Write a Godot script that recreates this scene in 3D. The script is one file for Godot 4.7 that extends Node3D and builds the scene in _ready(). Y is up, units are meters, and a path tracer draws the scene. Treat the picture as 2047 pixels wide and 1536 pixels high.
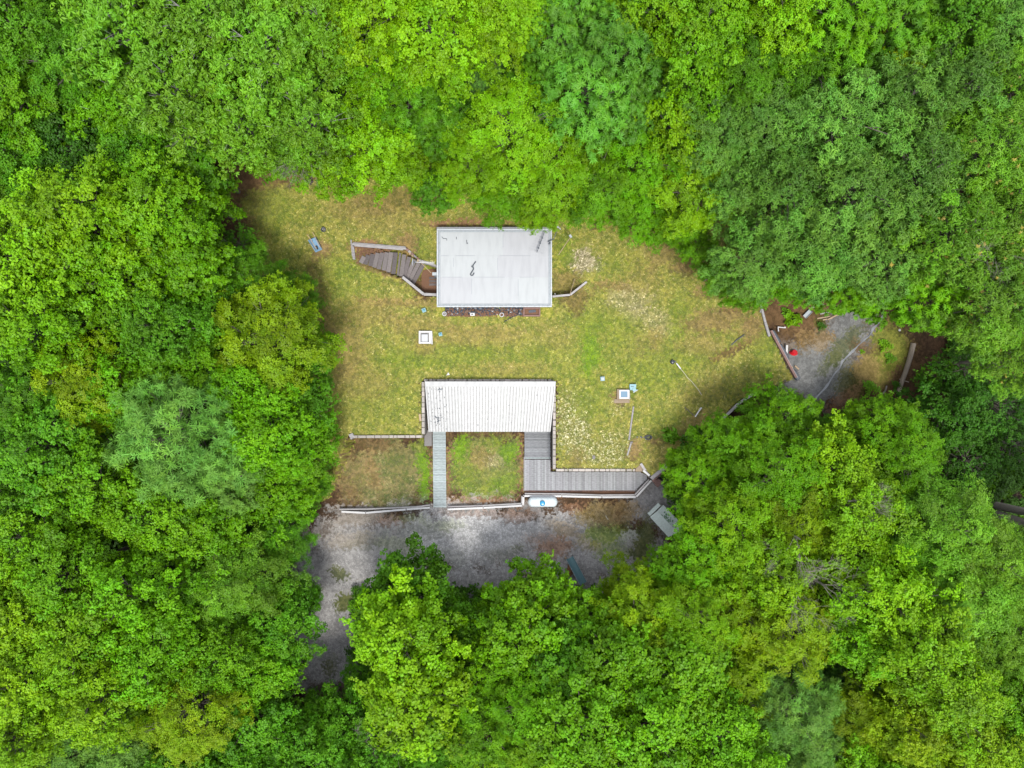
extends Node3D
# A small earth-sheltered house in a wood, seen straight down from a drone.
# Pixel pairs are those of the 2047 x 1536 photograph; at(px, py, y) turns one into the point at height y.

const H := 72.0
const F := 1421.0
const LAWN := 2.6
var rng := RandomNumberGenerator.new()
var noise := FastNoiseLite.new()
var box_cache := {}
var M := {}
var lower_zone := PackedVector2Array()
var pit_west := PackedVector2Array()
var pit_east := PackedVector2Array()

func at(px: float, py: float, y := 0.0) -> Vector3:
	var d := (H - y) / F
	return Vector3((px - 1023.5) * d, y, (py - 768.0) * d)

func flat(px: float, py: float, y := 0.0) -> Vector2:
	var p := at(px, py, y)
	return Vector2(p.x, p.z)

func lin(r: float, g: float, b: float) -> Color:
	return Color(r, g, b).linear_to_srgb()

# ------------------------------------------------------------------ helpers
var used := {}
func numbered(called: String) -> String:
	used[called] = used.get(called, -1) + 1
	return called if used[called] == 0 else "%s_%03d" % [called, used[called]]

func thing(called: String, label: String, category: String, where := Vector3.ZERO, group := "") -> Node3D:
	var o := Node3D.new()
	o.name = numbered(called)
	add_child(o)
	o.position = where
	o.set_meta("label", label)
	o.set_meta("category", category)
	if group: o.set_meta("group", group)
	return o

func setting(called: String, mesh: Mesh, m: Material) -> MeshInstance3D:
	var o := MeshInstance3D.new()
	o.name = numbered(called)
	o.mesh = mesh
	o.material_override = m
	add_child(o)
	o.set_meta("kind", "structure")
	return o

func put(parent: Node3D, called: String, mesh: Mesh, xf: Transform3D, m: Material) -> MeshInstance3D:
	var o := MeshInstance3D.new()
	o.name = called
	o.mesh = mesh
	o.material_override = m
	parent.add_child(o, true)
	o.global_transform = xf
	return o

func tri(st: SurfaceTool, a: Vector3, b: Vector3, c: Vector3, n: Vector3) -> void:
	if (a - c).cross(a - b).dot(n) < 0.0:
		var t := b
		b = c
		c = t
	var g := (a - c).cross(a - b).normalized()
	for p in [a, b, c]:
		st.set_normal(g)
		st.add_vertex(p)

func quad(st: SurfaceTool, a: Vector3, b: Vector3, c: Vector3, d: Vector3, n: Vector3) -> void:
	tri(st, a, b, c, n)
	tri(st, a, c, d, n)

func tool() -> SurfaceTool:
	var st := SurfaceTool.new()
	st.begin(Mesh.PRIMITIVE_TRIANGLES)
	return st

# a box with chamfered edges, shared between pieces of one size
func cbox(sx: float, sy: float, sz: float, c := 0.008) -> Mesh:
	var key := "%.3f %.3f %.3f %.3f" % [sx, sy, sz, c]
	if box_cache.has(key): return box_cache[key]
	var h := Vector3(sx, sy, sz) * 0.5
	c = minf(c, minf(h.x, minf(h.y, h.z)) * 0.5)
	var st := tool()
	var P := func(s: Vector3, axis: int) -> Vector3:
		var v := Vector3(s.x * (h.x - c), s.y * (h.y - c), s.z * (h.z - c))
		v[axis] = s[axis] * h[axis]
		return v
	for a in 3:
		var b := (a + 1) % 3
		var d := (a + 2) % 3
		for s in [-1.0, 1.0]:
			var q := []
			for k in [[-1, -1], [1, -1], [1, 1], [-1, 1]]:
				var v := Vector3.ZERO
				v[a] = s; v[b] = k[0]; v[d] = k[1]
				q.append(P.call(v, a))
			var n := Vector3.ZERO
			n[a] = s
			quad(st, q[0], q[1], q[2], q[3], n)
			for t in [-1.0, 1.0]:
				var v0 := Vector3.ZERO
				v0[a] = s; v0[b] = t; v0[d] = -1
				var v1 := v0
				v1[d] = 1
				var m := Vector3.ZERO
				m[a] = s; m[b] = t
				quad(st, P.call(v0, a), P.call(v1, a), P.call(v1, b), P.call(v0, b), m)
	for x in [-1, 1]:
		for y in [-1, 1]:
			for z in [-1, 1]:
				var v := Vector3(x, y, z)
				tri(st, P.call(v, 0), P.call(v, 1), P.call(v, 2), v)
	var mesh := st.commit()
	box_cache[key] = mesh
	return mesh

func along(a: Vector3, b: Vector3) -> Basis:
	var z := (b - a).normalized()
	var up := Vector3.UP if absf(z.y) < 0.95 else Vector3.RIGHT
	var x := up.cross(z).normalized()
	return Basis(x, z.cross(x), z)

# a bar of width w and height h from a to b
func bar(parent: Node3D, called: String, a: Vector3, b: Vector3, w: float, h: float, m: Material, c := 0.008) -> MeshInstance3D:
	return put(parent, called, cbox(w, h, snappedf(a.distance_to(b), 0.01), c), Transform3D(along(a, b), (a + b) * 0.5), m)

func block(parent: Node3D, called: String, size: Vector3, where: Vector3, m: Material, turn := 0.0, c := 0.008) -> MeshInstance3D:
	return put(parent, called, cbox(size.x, size.y, size.z, c), Transform3D(Basis(Vector3.UP, turn), where), m)

func tube_mesh(points: Array, radii: Array, segs := 8) -> Mesh:
	var st := tool()
	st.set_smooth_group(0)
	var rings := []
	var side := Vector3.ZERO
	for i in points.size():
		var t: Vector3 = (points[mini(i + 1, points.size() - 1)] - points[maxi(i - 1, 0)]).normalized()
		if side == Vector3.ZERO:
			side = (Vector3.UP if absf(t.y) < 0.9 else Vector3.RIGHT).cross(t).normalized()
		else:
			side = (side - t * side.dot(t)).normalized()
		var up := t.cross(side)
		var ring := []
		for k in segs:
			var a := TAU * k / segs
			var n := side * cos(a) + up * sin(a)
			ring.append([points[i] + n * radii[i], n])
		rings.append(ring)
	for i in points.size() - 1:
		for k in segs:
			var j := (k + 1) % segs
			for q in [[rings[i][k], rings[i][j], rings[i + 1][j]], [rings[i][k], rings[i + 1][j], rings[i + 1][k]]]:
				var flip: bool = (q[0][0] - q[2][0]).cross(q[0][0] - q[1][0]).dot(q[0][1]) < 0.0
				for e in ([q[0], q[2], q[1]] if flip else q):
					st.set_normal(e[1])
					st.add_vertex(e[0])
	for e in [0, points.size() - 1]:
		var n: Vector3 = (points[e] - points[1 if e == 0 else e - 1]).normalized()
		for k in segs:
			tri(st, points[e], rings[e][k][0], rings[e][(k + 1) % segs][0], n)
	return st.commit()

func tube(parent: Node3D, called: String, points: Array, r: float, m: Material, segs := 8) -> MeshInstance3D:
	var local := []
	var radii := []
	for p in points:
		local.append(p - points[0])
		radii.append(r)
	return put(parent, called, tube_mesh(local, radii, segs), Transform3D(Basis(), points[0]), m)

# a profile of [radius, height] pairs turned about the y axis
func lathe(profile: Array, segs := 24) -> Mesh:
	var st := tool()
	for i in profile.size() - 1:
		var p: Array = profile[i]
		var q: Array = profile[i + 1]
		var slope := Vector2(q[1] - p[1], p[0] - q[0]).normalized()
		for k in segs:
			var a := TAU * k / segs
			var b := TAU * (k + 1) / segs
			var ca := Vector3(cos(a), 0, sin(a))
			var cb := Vector3(cos(b), 0, sin(b))
			var v := [ca * p[0] + Vector3.UP * p[1], cb * p[0] + Vector3.UP * p[1], cb * q[0] + Vector3.UP * q[1], ca * q[0] + Vector3.UP * q[1]]
			var na := ca * slope.x + Vector3.UP * slope.y
			var nb := cb * slope.x + Vector3.UP * slope.y
			for f in [[0, 1, 2], [0, 2, 3]]:
				var g: Vector3 = (v[f[0]] - v[f[2]]).cross(v[f[0]] - v[f[1]])
				if g.length() < 1e-9: continue
				var order: Array = f if g.dot(na) > 0.0 else [f[0], f[2], f[1]]
				for e in order:
					st.set_normal(nb if e == 1 or e == 2 else na)
					st.add_vertex(v[e])
	return st.commit()

# a prism: a polygon of (x, z) points between two heights
func prism(poly: Array, y0: float, y1: float) -> Mesh:
	var st := tool()
	var pts := PackedVector2Array(poly)
	var idx := Geometry2D.triangulate_polygon(pts)
	for i in range(0, idx.size(), 3):
		var a := pts[idx[i]]
		var b := pts[idx[i + 1]]
		var c := pts[idx[i + 2]]
		tri(st, Vector3(a.x, y1, a.y), Vector3(b.x, y1, b.y), Vector3(c.x, y1, c.y), Vector3.UP)
		tri(st, Vector3(a.x, y0, a.y), Vector3(b.x, y0, b.y), Vector3(c.x, y0, c.y), Vector3.DOWN)
	var cw := Geometry2D.is_polygon_clockwise(pts)
	for i in pts.size():
		var a := pts[i]
		var b := pts[(i + 1) % pts.size()]
		var n := Vector3(b.y - a.y, 0, a.x - b.x) * (1.0 if not cw else -1.0)
		quad(st, Vector3(a.x, y0, a.y), Vector3(b.x, y0, b.y), Vector3(b.x, y1, b.y), Vector3(a.x, y1, a.y), n)
	return st.commit()

func noise_image(size: int, freq: float, oct: int, lo: float, hi: float, seed_: int, stretch := 1.0) -> Image:
	var n := FastNoiseLite.new()
	n.seed = seed_
	n.frequency = freq
	n.fractal_octaves = oct
	var src := n.get_seamless_image(size, int(size / stretch), false, false, 0.2)
	src.convert(Image.FORMAT_L8)
	if stretch != 1.0: src.resize(size, size, Image.INTERPOLATE_CUBIC)
	var d := src.get_data()
	for i in d.size():
		d[i] = int(clampf(lerpf(lo, hi, d[i] / 255.0), 0.0, 1.0) * 255.0)
	return Image.create_from_data(size, size, false, Image.FORMAT_L8, d)

func mat(called: String, c: Color, rough := 0.8, metal := 0.0, tex: Texture2D = null, scale := 1.0) -> StandardMaterial3D:
	var m := StandardMaterial3D.new()
	m.resource_name = called
	m.albedo_color = c
	m.roughness = rough
	m.metallic = metal
	m.cull_mode = BaseMaterial3D.CULL_DISABLED
	if tex:
		m.albedo_texture = tex
		m.uv1_triplanar = true
		m.uv1_world_triplanar = true
		m.uv1_scale = Vector3.ONE * scale
	M[called] = m
	return m

# ------------------------------------------------------------------ ground
func zones() -> void:
	for p in [[700, 873], [846, 873], [846, 761], [1109, 761], [1109, 941], [1284, 941], [1304, 957], [1388, 888], [1480, 802], [1592, 757], [1541, 662], [1519, 603], [1500, 540], [1640, 470], [2900, 380], [2900, 2400], [-900, 2400], [-900, 1060], [640, 1010]]:
		lower_zone.append(flat(p[0], p[1], LAWN))
	for p in [[704, 488], [812, 497], [840, 521], [876, 534], [876, 589], [848, 588], [806, 556], [716, 526]]:
		pit_west.append(flat(p[0], p[1], LAWN))
	for p in [[1100, 470], [1100, 592], [1140, 589], [1172, 563], [1166, 530], [1150, 480]]:
		pit_east.append(flat(p[0], p[1], LAWN))

func is_low(x: float, z: float) -> bool:
	return Geometry2D.is_point_in_polygon(Vector2(x, z), lower_zone)

func beyond_edge(x: float, z: float) -> float:
	# metres past the edge of the gravel apron
	var a := flat(1768, 628, 1.4)
	var b := flat(1632, 795, 1.4)
	var n := (b - a).orthogonal().normalized()
	var d := (Vector2(x, z) - a).dot(n)
	return d if n.x > 0.0 else -d

func height(x: float, z: float) -> float:
	var n := noise.get_noise_2d(x * 1.5, z * 1.5)
	if is_low(x, z):
		var px := x * F / H + 1023.5
		var py := z * F / H + 768.0
		var t := smoothstep(1410.0, 1500.0, px) * (1.0 - smoothstep(800.0, 930.0, py))
		var h := 1.4 * t
		if t > 0.0:
			h -= t * clampf(beyond_edge(x, z) * 0.3, 0.0, 1.2)
		return h + n * 0.05 * smoothstep(0.0, 60.0, absf(px - 960.0) - 330.0)
	var s := F / (H - LAWN)
	var px := x * s + 1023.5
	var py := z * s + 768.0
	var h := LAWN + clampf((400.0 - py) * 0.008, 0.0, 6.0)
	h *= 1.0 - smoothstep(780.0, 1010.0, py) * (1.0 - smoothstep(640.0, 700.0, px))
	h = lerpf(h, maxf(1.4, h - 1.2), smoothstep(1500.0, 1720.0, px))
	var p := Vector2(x, z)
	if Geometry2D.is_point_in_polygon(p, pit_west):
		return lerpf(LAWN - 0.12, 1.3, clampf((px - 716.0) / 130.0, 0.0, 1.0))
	if Geometry2D.is_point_in_polygon(p, pit_east):
		return LAWN - 1.1 * clampf((1172.0 - px) / 40.0, 0.0, 1.0) * clampf((py - 480.0) / 60.0, 0.0, 1.0)
	return h + n * 0.12

# what the ground is made of: two tones, a fleck colour and how many flecks
const SOIL := {
	"lawn": [[0.212, 0.203, 0.040], [0.115, 0.138, 0.020], [0.44, 0.38, 0.16], 0.46],
	"green": [[0.150, 0.190, 0.020], [0.092, 0.136, 0.014], [0.33, 0.33, 0.09], 0.34],
	"lush": [[0.120, 0.215, 0.006], [0.085, 0.165, 0.006], [0.17, 0.26, 0.02], 0.15],
	"straw": [[0.225, 0.165, 0.060], [0.150, 0.115, 0.036], [0.36, 0.29, 0.14], 0.35],
	"tan": [[0.200, 0.138, 0.062], [0.145, 0.100, 0.040], [0.30, 0.23, 0.12], 0.22],
	"brown": [[0.110, 0.067, 0.034], [0.072, 0.045, 0.022], [0.20, 0.13, 0.075], 0.25],
	"rust": [[0.185, 0.102, 0.060], [0.120, 0.068, 0.042], [0.30, 0.20, 0.13], 0.34],
	"clover": [[0.165, 0.160, 0.040], [0.105, 0.120, 0.022], [0.56, 0.53, 0.36], 0.62],
	"pale": [[0.235, 0.205, 0.120], [0.150, 0.135, 0.065], [0.58, 0.52, 0.38], 0.58],
	"court": [[0.200, 0.172, 0.070], [0.108, 0.128, 0.038], [0.37, 0.31, 0.18], 0.42],
	"gravel": [[0.300, 0.300, 0.305], [0.200, 0.201, 0.205], [0.50, 0.51, 0.54], 0.40],
	"stone": [[0.225, 0.221, 0.222], [0.156, 0.153, 0.154], [0.36, 0.36, 0.37], 0.32],
	"slate": [[0.135, 0.137, 0.138], [0.095, 0.097, 0.097], [0.22, 0.22, 0.22], 0.22],
	"dust": [[0.200, 0.180, 0.160], [0.150, 0.132, 0.115], [0.30, 0.28, 0.25], 0.25],
	"moss": [[0.062, 0.070, 0.012], [0.040, 0.052, 0.010], [0.12, 0.12, 0.04], 0.2],
	"litter": [[0.060, 0.036, 0.021], [0.036, 0.023, 0.014], [0.13, 0.085, 0.055], 0.28],
}
# [px, py, rx, ry, turn in degrees, soil, strength, level]
const PATCHES := [
	[490, 400, 60, 75, 0, "brown", 1.0], [560, 352, 90, 24, 0, "brown", 0.9], [470, 470, 40, 60, 0, "litter", 0.7], [540, 420, 60, 45, 0, "green", 0.6],
	[580, 560, 40, 90, -20, "green", 0.45], [640, 610, 22, 90, -12, "brown", 0.55], [690, 700, 45, 60, 0, "tan", 0.5], [790, 402, 100, 22, 0, "brown", 0.55], [640, 500, 28, 16, -40, "tan", 0.9],
	[770, 440, 90, 30, 0, "straw", 0.4], [815, 490, 34, 24, 25, "rust", 0.65], [845, 500, 14, 30, 0, "green", 0.6], [940, 446, 90, 9, 0, "rust", 0.9], [790, 604, 95, 9, 3, "straw", 0.8], [720, 540, 50, 30, 0, "green", 0.5],
	[833, 575, 16, 12, 30, "lush", 0.95], [830, 650, 70, 22, 0, "straw", 0.5], [960, 672, 110, 24, 0, "straw", 0.55], [1060, 700, 120, 26, 0, "lawn", 0.5], [900, 716, 150, 26, 0, "green", 0.6], [760, 800, 80, 60, 0, "green", 0.35],
	[1166, 520, 34, 26, 15, "pale", 1.0], [1128, 500, 20, 36, 0, "green", 0.8], [1225, 572, 46, 9, 8, "straw", 0.9], [1190, 600, 40, 12, 0, "lawn", 0.5], [1322, 490, 36, 50, 20, "tan", 0.6], [1270, 560, 50, 40, 0, "straw", 0.35],
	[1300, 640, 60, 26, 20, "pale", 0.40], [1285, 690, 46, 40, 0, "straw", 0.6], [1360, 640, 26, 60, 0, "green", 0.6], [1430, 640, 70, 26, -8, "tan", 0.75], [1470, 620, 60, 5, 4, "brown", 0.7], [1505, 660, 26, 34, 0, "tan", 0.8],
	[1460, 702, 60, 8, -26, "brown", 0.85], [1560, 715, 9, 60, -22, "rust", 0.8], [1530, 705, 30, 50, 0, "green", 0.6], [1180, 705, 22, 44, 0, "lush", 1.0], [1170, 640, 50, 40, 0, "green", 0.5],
	[1148, 850, 40, 74, 0, "clover", 1.0], [1205, 900, 62, 36, -10, "clover", 0.85], [1232, 812, 34, 18, 0, "clover", 0.45], [1150, 920, 24, 20, 0, "tan", 0.4], [1245, 795, 22, 18, 0, "rust", 0.7], [1310, 800, 60, 50, 0, "lawn", 0.6],
	[1310, 880, 26, 7, 0, "rust", 0.7], [1270, 900, 16, 22, 20, "tan", 0.9], [1330, 900, 60, 30, -35, "straw", 0.35], [1380, 850, 40, 18, -35, "rust", 0.5], [1500, 780, 60, 14, -30, "moss", 0.5], [1400, 770, 60, 40, 0, "straw", 0.3], [1450, 780, 60, 26, -20, "moss", 0.4],
	[1150, 600, 30, 30, 0, "brown", 0.7], [1130, 560, 30, 26, 0, "tan", 0.6], [850, 690, 26, 24, 0, "rust", 0.4], [1195, 440, 14, 24, 0, "brown", 0.8], [1290, 472, 60, 16, 10, "brown", 0.5], [1370, 530, 26, 20, 0, "rust", 0.6], [1415, 580, 26, 14, 0, "tan", 0.8],
	[1080, 560, 1, 1, 0, "green", 0.1], [1230, 660, 70, 40, 10, "green", 0.5], [1330, 740, 90, 50, -15, "green", 0.6], [1120, 720, 110, 50, 0, "green", 0.35], [1250, 720, 60, 60, 0, "green", 0.3], [1180, 800, 40, 50, 0, "green", 0.5], [1400, 690, 50, 22, 0, "straw", 0.5], [1230, 530, 40, 26, 0, "green", 0.45], [1260, 600, 50, 26, 0, "pale", 0.45], [740, 620, 60, 30, 0, "straw", 0.5], [720, 760, 60, 40, 0, "straw", 0.4], [800, 730, 60, 24, 0, "green", 0.4], [1010, 735, 90, 14, 0, "straw", 0.35], [680, 560, 40, 40, 0, "green", 0.5], [700, 420, 50, 26, 0, "straw", 0.4], [1330, 850, 50, 34, 0, "green", 0.4], [1110, 670, 40, 30, 0, "straw", 0.3],
	[770, 545, 70, 8, 20, "rust", 0.7], [845, 570, 30, 26, 0, "brown", 1.0], [740, 500, 40, 18, 0, "rust", 0.9],
	# the courts below the retaining walls
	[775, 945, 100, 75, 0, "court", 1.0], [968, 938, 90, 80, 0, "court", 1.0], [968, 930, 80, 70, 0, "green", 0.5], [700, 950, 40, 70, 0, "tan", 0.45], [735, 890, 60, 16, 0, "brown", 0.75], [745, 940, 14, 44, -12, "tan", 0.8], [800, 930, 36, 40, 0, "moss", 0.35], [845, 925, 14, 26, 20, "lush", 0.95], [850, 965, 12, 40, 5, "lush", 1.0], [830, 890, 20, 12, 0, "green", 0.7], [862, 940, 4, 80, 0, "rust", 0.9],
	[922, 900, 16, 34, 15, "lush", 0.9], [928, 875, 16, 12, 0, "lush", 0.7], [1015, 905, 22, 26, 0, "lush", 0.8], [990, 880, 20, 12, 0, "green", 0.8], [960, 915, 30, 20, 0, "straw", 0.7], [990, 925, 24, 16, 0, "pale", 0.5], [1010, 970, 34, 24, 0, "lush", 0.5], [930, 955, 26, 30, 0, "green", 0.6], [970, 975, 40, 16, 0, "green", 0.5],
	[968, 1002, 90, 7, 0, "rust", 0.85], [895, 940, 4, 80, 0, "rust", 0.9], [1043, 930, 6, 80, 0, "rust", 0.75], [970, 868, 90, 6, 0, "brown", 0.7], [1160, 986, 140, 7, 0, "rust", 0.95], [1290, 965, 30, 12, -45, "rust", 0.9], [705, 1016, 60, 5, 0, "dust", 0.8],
	# the drive
	[960, 1175, 120, 50, 0, "stone", 1.0], [1140, 1175, 90, 40, 0, "stone", 1.0], [1290, 1170, 80, 50, 0, "stone", 0.9], [560, 1180, 60, 90, 0, "stone", 0.6],
	[950, 1075, 240, 70, 0, "gravel", 1.0], [720, 1110, 130, 90, 0, "stone", 1.0], [650, 1230, 90, 170, 0, "stone", 1.0], [660, 1310, 70, 90, 0, "stone", 1.0], [1130, 1100, 160, 80, 0, "stone", 1.0], [930, 1060, 150, 40, 0, "gravel", 1.0], [1260, 1120, 90, 70, 0, "stone", 0.8], [1310, 1000, 60, 60, 0, "stone", 0.9],
	[725, 1036, 60, 16, -6, "dust", 0.95], [780, 1040, 36, 12, 0, "rust", 0.5], [650, 1060, 50, 20, -10, "dust", 0.4], [960, 1026, 90, 8, 0, "rust", 0.45], [1040, 1030, 40, 14, 0, "rust", 0.5], [1110, 1098, 34, 26, -30, "rust", 0.75], [1080, 1080, 34, 14, 0, "rust", 0.4], [1150, 1016, 34, 12, 0, "rust", 0.6],
	[1190, 1030, 40, 26, 0, "straw", 0.65], [1240, 1015, 50, 14, 0, "tan", 0.6], [1215, 1066, 50, 22, -10, "green", 0.75], [1235, 1040, 34, 12, -20, "tan", 0.7], [1220, 1100, 36, 20, 0, "green", 0.5], [1285, 1080, 26, 50, 10, "moss", 0.85], [1255, 1070, 18, 12, 0, "gravel", 0.6], [1240, 1130, 30, 18, 0, "stone", 0.6], [1037, 1093, 12, 8, 0, "moss", 0.5],
	[677, 1145, 20, 14, 40, "moss", 0.8], [690, 1205, 22, 22, 0, "moss", 0.9], [632, 1180, 12, 14, 0, "moss", 0.6], [655, 1335, 10, 26, 0, "moss", 0.7], [668, 1325, 8, 20, 0, "moss", 0.4], [740, 1080, 60, 16, -10, "moss", 0.2], [840, 1060, 60, 20, 0, "moss", 0.25], [665, 1395, 30, 22, 0, "rust", 0.7], [660, 1375, 40, 12, 0, "litter", 0.8],
	[800, 1090, 50, 20, 0, "green", 0.22], [890, 1050, 40, 12, 0, "green", 0.22], [880, 1110, 60, 18, 10, "moss", 0.22], [1000, 1110, 40, 14, 0, "moss", 0.22], [820, 1035, 40, 8, 0, "green", 0.3], [700, 1080, 50, 16, -10, "tan", 0.25], [1130, 1060, 40, 14, 20, "tan", 0.45], [1180, 1090, 30, 14, 0, "straw", 0.35],
	# the yard below the lawn's far wall
	[1640, 720, 90, 110, 40, "slate", 1.0], [1700, 670, 70, 60, 0, "slate", 1.0], [1600, 650, 55, 44, 0, "brown", 1.0], [1640, 600, 40, 30, 0, "brown", 0.9], [1560, 620, 40, 40, 0, "brown", 0.9], [1625, 680, 40, 26, 0, "tan", 0.6], [1600, 760, 40, 40, 0, "slate", 0.6], [1690, 690, 20, 60, 38, "moss", 0.65], [1660, 720, 18, 40, 38, "moss", 0.45], [1638, 650, 10, 18, 0, "moss", 0.8],
	[1780, 720, 70, 100, 35, "brown", 0.9], [1790, 690, 50, 50, 0, "green", 0.55], [1760, 740, 40, 40, 0, "green", 0.35], [1720, 760, 50, 40, -40, "moss", 0.6], [1740, 740, 34, 30, 0, "tan", 0.6], [1860, 660, 50, 26, 10, "litter", 0.9], [1690, 800, 50, 16, -40, "rust", 0.5],
]

const GX := -31.0
const GZ := -25.0
const GW := 78.0
const GD := 61.0
const RES := 18.0
var soil_image: Image
var grassy := PackedFloat32Array()
var cell_w := 0

func paint_soil() -> void:
	# a coarse map of soils first, then the fine one with ragged edges, blotches and flecks
	var step := 0.25
	var cw := int(GW / step)
	var ch := int(GD / step)
	cell_w = cw
	var a := PackedVector3Array()
	var b := PackedVector3Array()
	var f := PackedVector3Array()
	var k := PackedFloat32Array()
	for arr in [a, b, f, k]: arr.resize(cw * ch)
	grassy.resize(cw * ch)
	var V := func(c: Array) -> Vector3: return Vector3(c[0], c[1], c[2])
	var low := PackedByteArray()
	low.resize(cw * ch)
	var pxs := PackedVector2Array()
	pxs.resize(cw * ch)
	for j in ch:
		for i in cw:
			var x := GX + (i + 0.5) * step
			var z := GZ + (j + 0.5) * step
			var n := j * cw + i
			low[n] = 1 if is_low(x, z) else 0
			var lvl := LAWN
			if low[n]: lvl = 1.4 * smoothstep(20.0, 24.0, x) * (1.0 - smoothstep(2.0, 7.0, z))
			var s := F / (H - lvl)
			pxs[n] = Vector2(x * s + 1023.5, z * s + 768.0)
			var q := pxs[n]
			var name := "litter"
			if low[n] == 0 and q.x > 455.0 + absf(q.y - 560.0) * 0.3 and q.x < 1610.0 and q.y > 340.0: name = "lawn"
			var s0: Array = SOIL[name]
			a[n] = V.call(s0[0])
			b[n] = V.call(s0[1])
			f[n] = V.call(s0[2])
			k[n] = s0[3]
			grassy[n] = 1.0 if name == "lawn" else 0.0
	var g_of := {"lawn": 1.0, "green": 1.0, "lush": 1.2, "straw": 0.8, "tan": 0.4, "clover": 1.0, "pale": 0.5, "court": 0.7, "moss": 0.4}
	for p in PATCHES:
		var s: Array = SOIL[p[5]]
		var sa: Vector3 = V.call(s[0])
		var sb: Vector3 = V.call(s[1])
		var sf: Vector3 = V.call(s[2])
		var up: bool = p[1] < 865 and not (p[0] > 1530 and p[1] > 560) or p[0] > 1109 and p[0] < 1400 and p[1] < 945
		if p[0] > 845 and p[0] < 1112 and p[1] > 861: up = false
		var ca := cos(deg_to_rad(p[4]))
		var sn := sin(deg_to_rad(p[4]))
		var reach: float = maxf(p[2], p[3]) * 1.5
		var c := flat(p[0], p[1], LAWN if up else 0.5)
		var m := reach * 0.052
		for j in range(maxi(0, int((c.y - m - GZ) / step)), mini(ch, int((c.y + m - GZ) / step) + 1)):
			for i in range(maxi(0, int((c.x - m - GX) / step)), mini(cw, int((c.x + m - GX) / step) + 1)):
				var n := j * cw + i
				if (low[n] == 0) != up: continue
				var d := pxs[n] - Vector2(p[0], p[1])
				var u: float = (d.x * ca + d.y * sn) / p[2]
				var v: float = (-d.x * sn + d.y * ca) / p[3]
				var r := sqrt(u * u + v * v) + noise.get_noise_2d(i * 3.0, j * 3.0) * 0.55
				var w: float = p[6] * (1.0 - smoothstep(0.65, 1.2, r))
				if w <= 0.0: continue
				a[n] = a[n].lerp(sa, w)
				b[n] = b[n].lerp(sb, w)
				f[n] = f[n].lerp(sf, w)
				k[n] = lerpf(k[n], s[3], w)
				grassy[n] = lerpf(grassy[n], g_of.get(p[5], 0.0), w)
	var w := int(GW * RES)
	var h := int(GD * RES)
	var mk := func(freq: float, oct: int, sd: int) -> PackedByteArray:
		var n := FastNoiseLite.new()
		n.seed = sd
		n.frequency = freq
		n.fractal_octaves = oct
		var im := n.get_image(w, h, false, false, true)
		im.convert(Image.FORMAT_L8)
		return im.get_data()
	var broad: PackedByteArray = mk.call(0.035, 4, 5)
	var blot: PackedByteArray = mk.call(0.11, 3, 6)
	var fleck: PackedByteArray = mk.call(0.30, 2, 7)
	var jx: PackedByteArray = mk.call(0.16, 2, 8)
	var out := PackedByteArray()
	out.resize(w * h * 3)
	var curve := PackedByteArray()
	curve.resize(4096)
	for i in 4096:
		curve[i] = int(clampf(Color(i / 4095.0, 0, 0).linear_to_srgb().r, 0.0, 1.0) * 255.0)
	var to_cell := 1.0 / (RES * step)
	var o := 0
	var grain := RandomNumberGenerator.new()
	grain.seed = 11
	for y in h:
		for x in w:
			var n := y * w + x
			var e := (jx[n] - 128) * 0.022
			var t := (broad[n] * 0.4 + blot[n] * 0.6) / 255.0
			var i := clampi(int(x * to_cell + e), 0, cw - 1)
			var j := clampi(int(y * to_cell + (blot[n] - 128) * 0.018), 0, ch - 1)
			var m := j * cw + i
			var c := b[m].lerp(a[m], smoothstep(0.36, 0.64, t))
			var s := fleck[n] / 255.0
			if s > 1.0 - k[m] * 0.68: c = c.lerp(f[m], minf(1.0, (s - 1.0 + k[m] * 0.68) * 5.0))
			c *= 0.62 + 0.5 * s + grain.randf() * 0.30
			out[o] = curve[mini(4095, int(c.x * 4095.0))]
			out[o + 1] = curve[mini(4095, int(c.y * 4095.0))]
			out[o + 2] = curve[mini(4095, int(c.z * 4095.0))]
			o += 3
	soil_image = Image.create_from_data(w, h, false, Image.FORMAT_RGB8, out)

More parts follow.
